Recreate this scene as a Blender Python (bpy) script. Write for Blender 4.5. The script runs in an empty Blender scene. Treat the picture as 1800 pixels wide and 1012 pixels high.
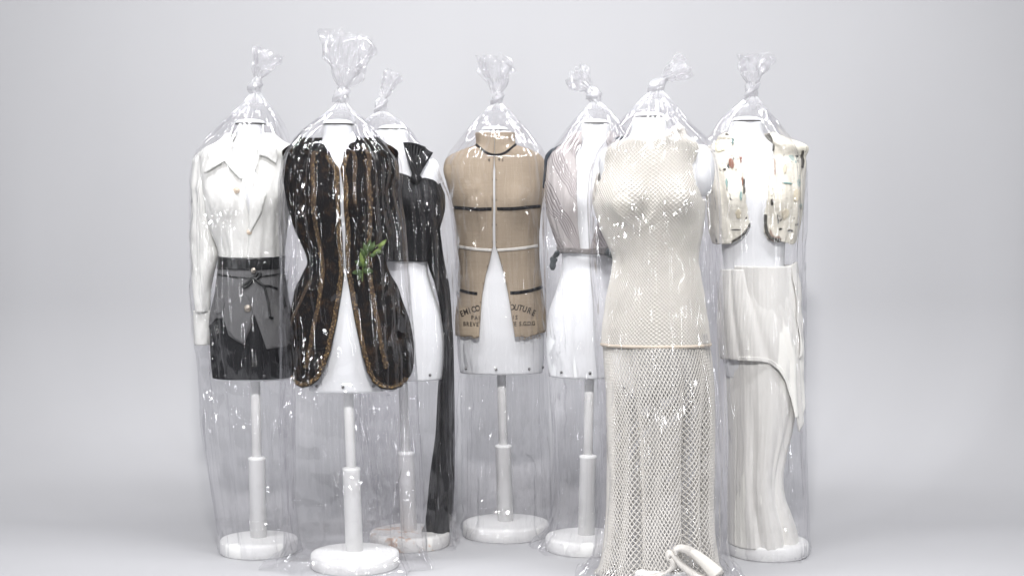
import bpy, bmesh, math, random
import numpy as np
from mathutils import Vector, Matrix
from mathutils.geometry import delaunay_2d_cdt

SC = bpy.context.scene
COL = SC.collection
PI = math.pi

# ------------------------------------------------------------------ camera, light, exposure
FPX, HCAM, D0, HY = 2600.0, 1.15, 5.35, 380.0      # focal length in photo pixels, eye height, camera distance, horizon row
cam = bpy.data.cameras.new('camera')
cam.sensor_width = 36.0
cam.lens = FPX / 1800 * 36
cam.shift_y = -(506 - HY) / 1800
cam.clip_start = 0.05
cam.clip_end = 100
camo = bpy.data.objects.new('camera', cam)
camo.location = (0, -D0, HCAM)
camo.rotation_euler = (PI / 2, 0, 0)
COL.objects.link(camo)
SC.camera = camo

world = bpy.data.worlds.new('World')
SC.world = world
world.use_nodes = True
wb = world.node_tree.nodes['Background']
wb.inputs[0].default_value = (0.93, 0.95, 1.0, 1)
wb.inputs[1].default_value = 0.08


def area_light(name, loc, target, size, size_y, power, col=(1, 1, 1), spread=180):
    l = bpy.data.lights.new(name, 'AREA')
    l.shape = 'RECTANGLE'
    l.size, l.size_y = size, size_y
    l.energy = power
    l.spread = math.radians(spread)
    l.color = col
    o = bpy.data.objects.new(name, l)
    o.location = loc
    d = Vector(target) - Vector(loc)
    o.rotation_euler = d.to_track_quat('-Z', 'Y').to_euler()
    COL.objects.link(o)
    return o


area_light('key_lamp', (-0.13, -5.4, 3.75), (0.0, 0.2, 0.50), 0.30, 0.30, 65, (1.0, 0.985, 0.965), 100)
area_light('top_lamp', (0.0, -1.5, 3.6), (0, -0.7, 0.0), 4.8, 0.11, 180, (0.98, 0.985, 1.0))
area_light('soft_box_lamp', (-3.0, -3.2, 1.5), (-0.2, 0, 0.9), 0.09, 2.4, 9, (0.97, 0.98, 1.0), 80)
area_light('soft_box_lamp', (3.0, -3.2, 1.5), (0.2, 0, 0.9), 0.09, 2.4, 7.5, (0.97, 0.98, 1.0), 80)

SC.view_settings.view_transform = 'Standard'
SC.view_settings.look = 'None'
SC.view_settings.exposure = 0.0
SC.view_settings.gamma = 1.0
SC.view_settings.use_curve_mapping = False
SC.render.engine = 'CYCLES'
cy = SC.cycles
cy.max_bounces = 14
cy.diffuse_bounces = 4
cy.glossy_bounces = 4
cy.transmission_bounces = 4
cy.transparent_max_bounces = 40
cy.caustics_reflective = False
cy.caustics_refractive = False
cy.sample_clamp_indirect = 6
cy.use_denoising = True
cy.use_adaptive_sampling = True
cy.adaptive_threshold = 0.025
try:
    cy.denoiser = 'OPENIMAGEDENOISE'
except Exception:
    pass

# ------------------------------------------------------------------ small maths


def X(px, D):
    return (np.asarray(px, float) - 900.0) * D / FPX


def Z(py, D):
    return HCAM + (HY - np.asarray(py, float)) * D / FPX


def pchip(xk, yk, x):
    xk = np.asarray(xk, float); yk = np.asarray(yk, float)
    o = np.argsort(xk); xk = xk[o]; yk = yk[o]
    x = np.clip(np.asarray(x, float), xk[0], xk[-1])
    if len(xk) == 2:
        return np.interp(x, xk, yk)
    h = np.diff(xk); d = np.diff(yk) / h
    m = np.zeros(len(xk))
    for i in range(1, len(xk) - 1):
        if d[i - 1] * d[i] > 0:
            w1 = 2 * h[i] + h[i - 1]; w2 = h[i] + 2 * h[i - 1]
            m[i] = (w1 + w2) / (w1 / d[i - 1] + w2 / d[i])
    m[0], m[-1] = d[0], d[-1]
    i = np.clip(np.searchsorted(xk, x) - 1, 0, len(h) - 1)
    t = (x - xk[i]) / h[i]
    return ((1 + 2 * t) * (1 - t) ** 2 * yk[i] + t * (1 - t) ** 2 * h[i] * m[i]
            + t * t * (3 - 2 * t) * yk[i + 1] + t * t * (t - 1) * h[i] * m[i + 1])


def _hash(ix, iy, iz, seed):
    n = (ix * 374761393 + iy * 668265263 + iz * 2147483647 + seed * 1274126177) & 0xFFFFFFFF
    n = ((n ^ (n >> 13)) * 1274126177) & 0xFFFFFFFF
    n = ((n ^ (n >> 15)) * 2246822519) & 0xFFFFFFFF
    return ((n ^ (n >> 16)) & 0xFFFFFF) / float(0xFFFFFF)


def vn(x, y, z, seed=0):
    """value noise in -1..1"""
    x, y, z = np.broadcast_arrays(np.asarray(x, float), np.asarray(y, float), np.asarray(z, float))
    ix = np.floor(x).astype(np.int64); iy = np.floor(y).astype(np.int64); iz = np.floor(z).astype(np.int64)
    fx = x - ix; fy = y - iy; fz = z - iz
    fx = fx * fx * (3 - 2 * fx); fy = fy * fy * (3 - 2 * fy); fz = fz * fz * (3 - 2 * fz)
    r = 0
    for dx in (0, 1):
        for dy in (0, 1):
            for dz in (0, 1):
                w = (fx if dx else 1 - fx) * (fy if dy else 1 - fy) * (fz if dz else 1 - fz)
                r = r + w * _hash(ix + dx, iy + dy, iz + dz, seed)
    return r * 2 - 1


def ridge(x, y, z, seed=0):
    """sharp creases: 1 on a ridge, falling to 0"""
    return 1 - np.abs(vn(x, y, z, seed))


def smooth(a, b, x):
    t = np.clip((np.asarray(x, float) - a) / (b - a), 0, 1)
    return t * t * (3 - 2 * t)


# ------------------------------------------------------------------ objects


def mesh_obj(name, verts, faces, mat, parent=None, smooth_shade=True, thick=0, loc=None):
    me = bpy.data.meshes.new(name)
    me.from_pydata([tuple(map(float, v)) for v in verts], [], [tuple(map(int, f)) for f in faces])
    me.update()
    if smooth_shade:
        me.polygons.foreach_set('use_smooth', [True] * len(me.polygons))
    o = bpy.data.objects.new(name, me)
    COL.objects.link(o)
    me.materials.append(mat)
    if parent is not None:
        o.parent = parent
    if loc is not None:
        o.location = loc
    if thick:
        m = o.modifiers.new('thickness', 'SOLIDIFY')
        m.thickness = thick
        m.offset = 0
    return o


def grid_faces(nu, nv, wrap=True):
    """nv rows of nu points"""
    f = []
    nn = nu if wrap else nu - 1
    for j in range(nv - 1):
        for i in range(nn):
            a = j * nu + i; b = j * nu + (i + 1) % nu
            f.append((a, b, b + nu, a + nu))
    return f


def thing(name, label, cat, loc=(0, 0, 0), group=None):
    o = bpy.data.objects.new(name, None)
    o.empty_display_size = 0.1
    o.location = loc
    COL.objects.link(o)
    o['label'] = label
    o['category'] = cat
    if group:
        o['group'] = group
    return o


def tag(o, label, cat, group=None):
    o['label'] = label
    o['category'] = cat
    if group:
        o['group'] = group
    return o


# ------------------------------------------------------------------ materials


class NT:
    def __init__(s, name):
        s.m = bpy.data.materials.new(name)
        s.m.use_nodes = True
        s.t = s.m.node_tree
        s.t.nodes.clear()
        s.out = s.t.nodes.new('ShaderNodeOutputMaterial')
        s.tc = s.t.nodes.new('ShaderNodeTexCoord')

    def n(s, kind, _out=None, **kw):
        nd = s.t.nodes.new('ShaderNode' + kind)
        for k, v in kw.items():
            if k.startswith('i_'):
                key = k[2:].replace('_', ' ')
                key = int(key) if key.isdigit() else key
                s.link(v, nd.inputs[key])
            else:
                setattr(nd, k, v)
        return nd

    def link(s, v, inp):
        if isinstance(v, bpy.types.NodeSocket):
            s.t.links.new(v, inp)
        elif isinstance(v, bpy.types.Node):
            s.t.links.new(v.outputs[0], inp)
        else:
            if isinstance(v, (tuple, list)) and len(v) == 3 and inp.type == 'RGBA':
                v = (*v, 1)
            inp.default_value = v

    def math(s, op, a, b=0.0, c=None, clamp=False):
        nd = s.t.nodes.new('ShaderNodeMath')
        nd.operation = op
        nd.use_clamp = clamp
        s.link(a, nd.inputs[0]); s.link(b, nd.inputs[1])
        if c is not None:
            s.link(c, nd.inputs[2])
        return nd.outputs[0]

    def coords(s, scale=(1, 1, 1), rot=(0, 0, 0)):
        mp = s.n('Mapping')
        s.link(s.tc.outputs['Object'], mp.inputs[0])
        mp.inputs['Scale'].default_value = scale
        mp.inputs['Rotation'].default_value = rot
        return mp.outputs[0]

    def noise(s, scale, detail=3, rough=0.55, vec=None, dist=0.0):
        nd = s.n('TexNoise')
        s.link(vec if vec is not None else s.tc.outputs['Object'], nd.inputs['Vector'])
        nd.inputs['Scale'].default_value = scale
        nd.inputs['Detail'].default_value = detail
        nd.inputs['Roughness'].default_value = rough
        nd.inputs['Distortion'].default_value = dist
        return nd.outputs[0]

    def ramp(s, fac, stops, interp='LINEAR'):
        nd = s.n('ValToRGB')
        nd.color_ramp.interpolation = interp
        e = nd.color_ramp.elements
        while len(e) < len(stops):
            e.new(0.5)
        for el, (p, c) in zip(e, stops):
            el.position = p
            el.color = (*c, 1) if len(c) == 3 else c
        s.link(fac, nd.inputs[0])
        return nd.outputs[0]

    def mix(s, fac, a, b):
        nd = s.n('MixRGB')
        s.link(fac, nd.inputs[0]); s.link(a, nd.inputs[1]); s.link(b, nd.inputs[2])
        return nd.outputs[0]

    def bump(s, h, strength, dist, normal=None):
        nd = s.n('Bump')
        nd.inputs['Strength'].default_value = strength
        nd.inputs['Distance'].default_value = dist
        s.link(h, nd.inputs['Height'])
        if normal is not None:
            s.link(normal, nd.inputs['Normal'])
        return nd.outputs[0]

    def bsdf(s, col, rough=0.7, bump=None, metallic=0.0, spec=0.3, sheen=0.0):
        p = s.n('BsdfPrincipled')
        s.link(col, p.inputs['Base Color'])
        s.link(rough, p.inputs['Roughness'])
        s.link(metallic, p.inputs['Metallic'])
        p.inputs['Specular IOR Level'].default_value = spec
        p.inputs['Sheen Weight'].default_value = sheen
        if bump is not None:
            s.link(bump, p.inputs['Normal'])
        s.t.links.new(p.outputs[0], s.out.inputs[0])
        return p


def weave_height(s, fx, fz, warp=0.0):
    """a plain weave from two crossed waves in object X and Z"""
    sep = s.n('SeparateXYZ')
    s.link(s.tc.outputs['Object'], sep.inputs[0])
    nz = s.noise(9, 2)
    wob = s.math('MULTIPLY', nz, warp)
    a = s.math('SINE', s.math('MULTIPLY', s.math('ADD', sep.outputs[0], wob), fx))
    b = s.math('SINE', s.math('MULTIPLY', s.math('ADD', sep.outputs[2], wob), fz))
    return s.math('MULTIPLY', a, b), a, b


def cloth_mat(name, col, col2=None, rough=0.85, fx=2600, fz=2600, wstr=0.25, nstr=0.25, mottling=6, sheen=0.1, spec=0.15):
    s = NT(name)
    w, a, b = weave_height(s, fx, fz, 0.002)
    n1 = s.noise(mottling, 4)
    n2 = s.noise(160, 3)
    c = s.mix(n1, col, col2 or tuple(x * 0.86 for x in col))
    c = s.mix(s.math('MULTIPLY', n2, 0.25), c, tuple(x * 0.7 for x in col))
    h = s.math('ADD', s.math('MULTIPLY', w, wstr), s.math('MULTIPLY', n2, nstr))
    s.bsdf(c, rough, s.bump(h, 0.6, 0.0012), sheen=sheen, spec=spec)
    return s.m


def film_mat(name, base=0.012, extra=0.66, tint=(0.980, 0.977, 0.984)):
    s = NT(name)
    at = s.n('Attribute')
    at.attribute_name = 'gather'
    g = at.outputs['Fac']
    # creasing of the film: flat facets with their own tilt, in patches, over soft long waves
    def facets(scale, zs, amt):
        vec = s.coords((scale, scale, scale * zs))
        wv = s.n('VectorMath'); wv.operation = 'ADD'
        nz = s.n('TexNoise'); nz.inputs['Scale'].default_value = 1.3; nz.inputs['Detail'].default_value = 1
        s.link(vec, nz.inputs['Vector'])
        s.link(vec, wv.inputs[0]); s.link(nz.outputs['Color'], wv.inputs[1])
        vo = s.n('TexVoronoi'); vo.feature = 'F1'; vo.inputs['Scale'].default_value = 1.0
        s.link(wv.outputs[0], vo.inputs['Vector'])
        d = s.n('VectorMath'); d.operation = 'SUBTRACT'
        s.link(wv.outputs[0], d.inputs[0]); s.link(vo.outputs['Position'], d.inputs[1])
        c = s.n('VectorMath'); c.operation = 'SUBTRACT'
        s.link(vo.outputs['Color'], c.inputs[0]); c.inputs[1].default_value = (0.5, 0.5, 0.5)
        dt = s.n('VectorMath'); dt.operation = 'DOT_PRODUCT'
        s.link(d.outputs[0], dt.inputs[0]); s.link(c.outputs[0], dt.inputs[1])
        return s.math('MULTIPLY', dt.outputs['Value'], amt / scale)
    mk = s.n('MapRange'); mk.inputs['From Min'].default_value = 0.50; mk.inputs['From Max'].default_value = 0.60
    s.link(s.noise(5.0, 1, 0.5, s.coords((1, 1, 0.6))), mk.inputs['Value'])
    mask = s.math('ADD', s.math('MULTIPLY', mk.outputs[0], 0.95), 0.05)
    n1 = s.noise(9, 2, 0.5, s.coords((1.6, 1.6, 0.35)), 0.3)
    h = facets(21, 0.45, 0.75)
    h = s.math('MULTIPLY', h, mask)
    h = s.math('ADD', h, s.math('MULTIPLY', n1, 0.007))
    bp = s.bump(h, 1.0, 1.0)
    lw = s.n('LayerWeight')
    lw.inputs[0].default_value = 0.5
    s.link(bp, lw.inputs['Normal'])
    f = s.math('POWER', lw.outputs['Facing'], 4.0)
    f = s.math('ADD', s.math('MULTIPLY', f, 0.72), 0.064, clamp=True)
    tr = s.n('BsdfTransparent'); tr.inputs[0].default_value = (*tint, 1)
    df = s.n('BsdfDiffuse'); df.inputs[0].default_value = (0.86, 0.86, 0.88, 1)
    tl = s.n('BsdfTranslucent'); tl.inputs[0].default_value = (0.86, 0.86, 0.88, 1)
    s.link(bp, df.inputs['Normal'])
    dm = s.n('MixShader'); dm.inputs[0].default_value = 0.5
    s.t.links.new(df.outputs[0], dm.inputs[1]); s.t.links.new(tl.outputs[0], dm.inputs[2])
    milky = s.math('ADD', s.math('MULTIPLY', g, extra), base, clamp=True)
    m1 = s.n('MixShader')
    s.link(milky, m1.inputs[0])
    s.t.links.new(tr.outputs[0], m1.inputs[1]); s.t.links.new(dm.outputs[0], m1.inputs[2])
    gl = s.n('BsdfGlossy'); gl.inputs['Roughness'].default_value = 0.090
    gl.inputs[0].default_value = (0.97, 0.97, 0.98, 1)
    s.link(bp, gl.inputs['Normal'])
    m2 = s.n('MixShader')
    s.link(f, m2.inputs[0])
    s.t.links.new(m1.outputs[0], m2.inputs[1]); s.t.links.new(gl.outputs[0], m2.inputs[2])
    s.t.links.new(m2.outputs[0], s.out.inputs[0])
    return s.m


M = {}
s = NT('backdrop_paper')
s.bsdf(s.mix(s.noise(1.3, 3), (0.482, 0.482, 0.500), (0.503, 0.503, 0.521)), 0.85, s.bump(s.noise(220, 2), 0.12, 0.001), spec=0.15)
M['paper'] = s.m
M['canvas'] = cloth_mat('white_canvas', (0.86, 0.87, 0.89), (0.82, 0.83, 0.85), 0.7, 3000, 3000, 0.12, 0.12)
s = NT('white_paint')
st = s.ramp(s.noise(14, 5, 0.7), [(0.0, (0.66, 0.63, 0.58)), (0.30, (0.85, 0.85, 0.845)), (1, (0.88, 0.88, 0.88))])
s.bsdf(st, 0.5, s.bump(s.noise(60, 4), 0.25, 0.002), spec=0.4)
M['paint'] = s.m
s = NT('stained_white_paint')
st = s.ramp(s.noise(16, 5, 0.7), [(0.0, (0.33, 0.12, 0.05)), (0.40, (0.62, 0.40, 0.28)), (0.47, (0.78, 0.77, 0.75)), (1, (0.84, 0.84, 0.84))])
s.bsdf(st, 0.5, s.bump(s.noise(60, 4), 0.25, 0.002), spec=0.4)
M['stained'] = s.m
s = NT('dark_metal'); s.bsdf((0.06, 0.055, 0.05), 0.35, metallic=0.8); M['metal'] = s.m
s = NT('rivet_metal'); s.bsdf((0.22, 0.22, 0.22), 0.35, metallic=0.9); M['rivet'] = s.m
s = NT('white_cotton')
w, a, b = weave_height(s, 3200, 3200, 0.002)
wr = s.n('TexNoise'); s.link(s.coords((1, 1, 0.55), (0, 0.5, 0)), wr.inputs['Vector']); wr.inputs['Scale'].default_value = 26; wr.inputs['Detail'].default_value = 3; wr.inputs['Distortion'].default_value = 1.2
n2 = s.noise(160, 3)
c = s.mix(n2, (0.87, 0.87, 0.845), (0.80, 0.80, 0.77))
h = s.math('ADD', s.math('ADD', s.math('MULTIPLY', w, 0.15), s.math('MULTIPLY', n2, 0.25)), s.math('MULTIPLY', wr.outputs[0], 3.0))
s.bsdf(c, 0.9, s.bump(h, 0.75, 0.0016), spec=0.05, sheen=0.1)
M['shirt'] = s.m
s = NT('pearl_button'); s.bsdf((0.72, 0.6, 0.48), 0.2, s.bump(s.noise(300), 0.3, 0.001), spec=0.7); M['button'] = s.m
s = NT('silver_button'); s.bsdf((0.42, 0.38, 0.33), 0.3, s.bump(s.noise(300), 0.8, 0.001), metallic=0.8); M['silver'] = s.m
s = NT('black_satin'); s.bsdf((0.008, 0.009, 0.010), 0.35, s.bump(s.noise(25), 0.3, 0.003), spec=0.5); M['satin'] = s.m
M['grey'] = cloth_mat('grey_wool', (0.18, 0.18, 0.184), (0.14, 0.14, 0.144), 0.9, 1800, 1500, 0.5, 0.5, 30, 0.0, 0.1)
M['charcoal'] = cloth_mat('charcoal_tweed', (0.012, 0.0125, 0.0145), (0.028, 0.028, 0.031), 0.85, 1200, 900, 0.5, 0.6, 45, 0.0, 0.1)
# jacket: dark woven cloth with bronze patches
s = NT('brown_brocade')
v = s.coords((1.0, 1.0, 0.85))
n1 = s.noise(34, 6, 0.72, v, 0.4)
n2 = s.noise(120, 3)
c = s.ramp(n1, [(0.0, (0.005, 0.005, 0.007)), (0.50, (0.009, 0.008, 0.008)), (0.59, (0.030, 0.018, 0.011)), (0.72, (0.066, 0.038, 0.019)), (1, (0.09, 0.055, 0.027))])
c = s.mix(s.math('MULTIPLY', n2, 0.7), c, (0.006, 0.006, 0.007))
s.bsdf(c, 0.95, s.bump(s.math('ADD', n2, n1), 0.5, 0.004), spec=0.05)
M['brocade'] = s.m
s = NT('gold_trim')
n1 = s.noise(210, 3, 0.7)
n2 = s.noise(60, 3)
c = s.ramp(n1, [(0.0, (0.008, 0.006, 0.005)), (0.45, (0.030, 0.016, 0.008)), (0.58, (0.075, 0.043, 0.017)), (0.72, (0.30, 0.19, 0.08)), (1, (0.7, 0.5, 0.25))])
s.bsdf(c, 0.38, s.bump(n1, 1.0, 0.004), metallic=s.math('MULTIPLY', n1, 0.9), spec=0.5)
M['gold'] = s.m
s = NT('gold_bead'); s.bsdf((0.42, 0.28, 0.12), 0.3, metallic=0.9); M['bead'] = s.m
# burlap
s = NT('burlap')
w, a, b = weave_height(s, 1500, 1500, 0.006)
n1 = s.noise(14, 5); n2 = s.noise(200, 3)
slx = s.noise(30, 3, 0.6, s.coords((9, 1, 0.3))); slz = s.noise(30, 3, 0.6, s.coords((0.3, 1, 9)))
c = s.mix(n1, (0.46, 0.385, 0.30), (0.35, 0.29, 0.222))
c = s.mix(s.math('MULTIPLY', slx, 0.65), c, (0.26, 0.20, 0.145))
c = s.mix(s.math('MULTIPLY', slz, 0.6), c, (0.54, 0.45, 0.35))
c = s.mix(s.math('MULTIPLY', s.math('MAXIMUM', w, 0), 0.6), c, (0.20, 0.15, 0.10))
h = s.math('ADD', s.math('MULTIPLY', w, 0.5), s.math('ADD', slx, slz))
s.bsdf(c, 0.9, s.bump(h, 0.6, 0.002), spec=0.1)
M['burlap'] = s.m
s = NT('black_ink'); s.bsdf(s.mix(s.noise(90, 3), (0.012, 0.012, 0.013), (0.07, 0.055, 0.045)), 0.8); M['ink'] = s.m
M['tape_black'] = cloth_mat('black_tape', (0.012, 0.012, 0.014), None, 0.8)
M['tape_white'] = cloth_mat('white_tape', (0.78, 0.75, 0.70), None, 0.8)
# black crepe with small gathers
s = NT('black_crepe')
n1 = s.noise(30, 4, 0.6, s.coords((1, 1, 0.35)), 0.8); n2 = s.noise(140, 3)
s.bsdf(s.mix(n1, (0.003, 0.003, 0.004), (0.008, 0.008, 0.010)), 0.5, s.bump(s.math('ADD', n1, s.math('MULTIPLY', n2, 0.3)), 0.6, 0.006), spec=0.25)
M['black'] = s.m
# striped blouse: bands that follow the bias of the cloth
s = NT('striped_cotton')
sep = s.n('SeparateXYZ'); s.link(s.tc.outputs['Object'], sep.inputs[0])
n1 = s.noise(5, 2); n2 = s.noise(150, 3)
p = s.math('ADD', s.math('MULTIPLY', sep.outputs[2], 0.55), s.math('MULTIPLY', sep.outputs[0], 0.95))
p = s.math('ADD', p, s.math('MULTIPLY', n1, 0.10))
w = s.math('SINE', s.math('MULTIPLY', p, 760))
mask = s.math('SINE', s.math('MULTIPLY', p, 75))
st = s.math('MULTIPLY', s.math('GREATER_THAN', w, 0.25), s.math('GREATER_THAN', mask, -0.25))
c = s.mix(n2, (0.52, 0.485, 0.475), (0.45, 0.42, 0.415))
c = s.mix(s.math('MULTIPLY', st, 0.75), c, (0.17, 0.15, 0.155))
s.bsdf(c, 0.85, s.bump(n2, 0.3, 0.002), spec=0.1)
M['striped'] = s.m
M['navy'] = cloth_mat('slate_blue_cloth', (0.028, 0.035, 0.046), (0.05, 0.06, 0.075), 0.8)
M['tie'] = cloth_mat('slate_lace', (0.06, 0.075, 0.085), (0.13, 0.14, 0.14), 0.85, 1200, 1200, 0.6, 0.6, 60)
M['band'] = cloth_mat('taupe_band', (0.30, 0.28, 0.27), (0.20, 0.19, 0.19), 0.85, 1200, 1200, 0.6, 0.6, 40)
M['crochet'] = cloth_mat('cream_crochet', (0.84, 0.815, 0.765), (0.80, 0.77, 0.715), 0.9, 2200, 2200, 0.25, 0.5, 8)
M['cord'] = cloth_mat('sand_cord', (0.68, 0.60, 0.50), (0.60, 0.52, 0.43), 0.9)
M['cream'] = cloth_mat('cream_jersey', (0.85, 0.825, 0.78), (0.82, 0.795, 0.745), 0.9, 2200, 2200, 0.2, 0.4, 8)
# painted bolero
s = NT('painted_patchwork')
n1 = s.noise(7, 4); n2 = s.noise(26, 4, 0.6, s.coords((1, 1, 0.7), (0, 0.5, 0)), 1.5); n3 = s.noise(9, 3, 0.5, s.coords((1.3, 1, 1), (0, 1.1, 0)), 0.7)
vo = s.n('TexVoronoi'); vo.feature = 'DISTANCE_TO_EDGE'; vo.inputs['Scale'].default_value = 17
s.link(s.tc.outputs['Object'], vo.inputs['Vector'])
c = s.mix(n1, (0.74, 0.69, 0.57), (0.78, 0.765, 0.71))
seam = s.math('LESS_THAN', vo.outputs['Distance'], 0.018)
c = s.mix(s.math('MULTIPLY', seam, 0.12), c, (0.40, 0.36, 0.28))
c = s.mix(s.math('GREATER_THAN', n2, 0.64), c, (0.04, 0.04, 0.038))
c = s.mix(s.math('MULTIPLY', s.math('GREATER_THAN', n3, 0.68), 0.7), c, (0.22, 0.10, 0.07))
c = s.mix(s.math('MULTIPLY', s.math('LESS_THAN', n3, 0.29), 0.6), c, (0.20, 0.36, 0.36))
s.bsdf(c, 0.6, s.bump(s.math('ADD', s.noise(40, 4), s.math('MINIMUM', vo.outputs['Distance'], 0.1)), 0.7, 0.006), spec=0.3)
M['patch'] = s.m
s = NT('charred_edge'); s.bsdf(s.mix(s.noise(70), (0.02, 0.02, 0.02), (0.16, 0.15, 0.13)), 0.8, s.bump(s.noise(80), 0.6, 0.004)); M['edge'] = s.m
for nm, ca, cb in (('rust', (0.20, 0.075, 0.05), (0.36, 0.20, 0.15)), ('teal', (0.14, 0.30, 0.29), (0.36, 0.47, 0.44)), ('sand', (0.62, 0.55, 0.40), (0.72, 0.66, 0.54)), ('lemon', (0.74, 0.69, 0.46), (0.76, 0.72, 0.58))):
    s = NT(nm + '_paint'); s.bsdf(s.mix(s.noise(60, 4), ca, cb), 0.7, s.bump(s.noise(90), 0.4, 0.003)); M[nm] = s.m
# white rib knit
s = NT('white_rib_knit')
sep = s.n('SeparateXYZ'); s.link(s.tc.outputs['Object'], sep.inputs[0])
n1 = s.noise(4, 2); n2 = s.noise(170, 3)
w = s.math('SINE', s.math('MULTIPLY', s.math('ADD', sep.outputs[0], s.math('MULTIPLY', n1, 0.004)), 1500))
c = s.mix(n2, (0.89, 0.88, 0.85), (0.84, 0.825, 0.79))
c = s.mix(s.math('MULTIPLY', s.math('MAXIMUM', w, 0), 0.22), c, (0.60, 0.58, 0.54))
s.bsdf(c, 0.95, s.bump(s.math('ADD', s.math('ADD', s.math('MULTIPLY', w, 0.5), s.math('MULTIPLY', n2, 0.5)), s.math('MULTIPLY', s.noise(22, 3, 0.6, s.coords((1, 1, 0.6))), 1.0)), 0.6, 0.002), spec=0.05, sheen=0.2)
M['knit'] = s.m
s = NT('green_leaf')
s.bsdf(s.mix(s.noise(40, 3), (0.016, 0.045, 0.006), (0.060, 0.105, 0.015)), 0.45, s.bump(s.noise(120), 0.4, 0.002), spec=0.4)
M['leaf'] = s.m
s = NT('pale_leaf')
s.bsdf(s.mix(s.noise(40, 3), (0.11, 0.18, 0.03), (0.17, 0.23, 0.05)), 0.45, spec=0.4)
M['paleleaf'] = s.m
M['film'] = film_mat('clear_film')
M['film_knot'] = film_mat('gathered_film', 0.16, 0.5)

# ------------------------------------------------------------------ the backdrop sweep
prof = [(-1.9, 0.0), (0.18, 0.0)]
R, y0 = 0.80, 0.18
for k in range(1, 33):
    a = k / 32 * PI / 2
    prof.append((y0 + R * math.sin(a), R - R * math.cos(a)))
prof.append((y0 + R, 6.0))
vs, fs = [], []
for (yy, zz) in prof:
    vs += [(-8, yy, zz), (8, yy, zz)]
for i in range(len(prof) - 1):
    fs.append((2 * i, 2 * i + 1, 2 * i + 3, 2 * i + 2))
bd = mesh_obj('backdrop', vs, fs, M['paper'])
bd['kind'] = 'structure'

# ------------------------------------------------------------------ dress forms
PZ = [0.590, 0.65, 0.72, 0.80, 0.90, 0.975, 1.03, 1.12, 1.20, 1.27, 1.320, 1.345, 1.362, 1.376, 1.392, 1.42, 1.46]
PW = [0.140, 0.149, 0.153, 0.147, 0.118, 0.103, 0.107, 0.131, 0.146, 0.155, 0.160, 0.155, 0.138, 0.105, 0.072, 0.055, 0.051]
PF = [0.100, 0.104, 0.106, 0.100, 0.085, 0.075, 0.078, 0.086, 0.088, 0.080, 0.070, 0.062, 0.057, 0.054, 0.052, 0.050, 0.048]
PB = [0.105, 0.112, 0.116, 0.108, 0.085, 0.070, 0.072, 0.082, 0.088, 0.086, 0.078, 0.070, 0.064, 0.060, 0.056, 0.050, 0.048]


class Form:
    def __init__(s, D, basex, neckx, kw=1.0, dz=0.0, wover=None, base_r=0.14, yaw=0.0):
        s.D = D
        s.x0 = float(X(basex, D)); s.y0 = D - D0
        s.lean = (float(X(neckx, D)) - s.x0) / (1.46 + dz)
        s.dz = dz
        s.pw = [w * kw for w in PW]
        if wover:
            zz = np.array(PZ)
            s.pw = list(np.array(s.pw) * pchip(*zip(*wover), zz))
        s.base_r = base_r

    def lx(s, px):
        return X(px, s.D) - s.x0

    def z(s, py):
        return Z(py, s.D)

    def raw(s, th, z):
        th, z = np.broadcast_arrays(np.asarray(th, float), np.asarray(z, float))
        zz = z - s.dz
        hw = pchip(PZ, s.pw, zz); fr = pchip(PZ, PF, zz); bk = pchip(PZ, PB, zz)
        sn, cs = np.sin(th), np.cos(th)
        p = 2 / 2.35
        x = hw * np.sign(sn) * np.abs(sn) ** p
        y = -np.where(cs > 0, fr, bk) * np.sign(cs) * np.abs(cs) ** p
        bust = np.exp(-((np.abs(x) - 0.070) / 0.042) ** 2 - ((zz - 1.195) / 0.060) ** 2) * np.clip(cs * 2, 0, 1)
        y = y - 0.025 * bust
        return np.stack([x + s.lean * z, y, z], -1)

    def pt(s, th, z, off=0.0):
        th, z, off = np.broadcast_arrays(np.asarray(th, float), np.asarray(z, float), np.asarray(off, float))
        e = 1e-3
        p = s.raw(th, z)
        a = s.raw(th + 0.03, z) - s.raw(th - 0.03, z)
        b = s.raw(th, z + 0.006) - s.raw(th, z - 0.006)
        n = np.cross(a, b)
        n = n / np.maximum(np.linalg.norm(n, axis=-1, keepdims=True), 1e-9)
        q = 0.012
        nh = n * np.array([1.0, 1.0, 0.0])
        nh = nh / np.maximum(np.linalg.norm(nh, axis=-1, keepdims=True), 0.25)
        return p + n * np.minimum(off, q)[..., None] + nh * np.maximum(off - q, 0)[..., None]

    def theta(s, px, py, offf=None):
        """angle on the front of the (offset) body that shows at photo column px, row py"""
        z = float(s.z(py))
        th = np.linspace(-PI / 2, PI / 2, 241)
        off = offf(th, np.full_like(th, z)) if offf else np.zeros_like(th)
        xs = s.pt(th, np.full_like(th, z), off)[:, 0]
        xs = np.maximum.accumulate(xs)
        return float(np.interp(s.lx(px), xs, th))


GROUP = 'dress forms on white stands'


def lathe(profile, n=40, cx=0, cy=0):
    vs = []
    for (r, z) in profile:
        for i in range(n):
            a = 2 * PI * i / n
            vs.append((cx + r * math.cos(a), cy + r * math.sin(a), z))
    fs = grid_faces(n, len(profile))
    fs.append(tuple(range(n))[::-1])
    fs.append(tuple(range((len(profile) - 1) * n, len(profile) * n)))
    return vs, fs


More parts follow.
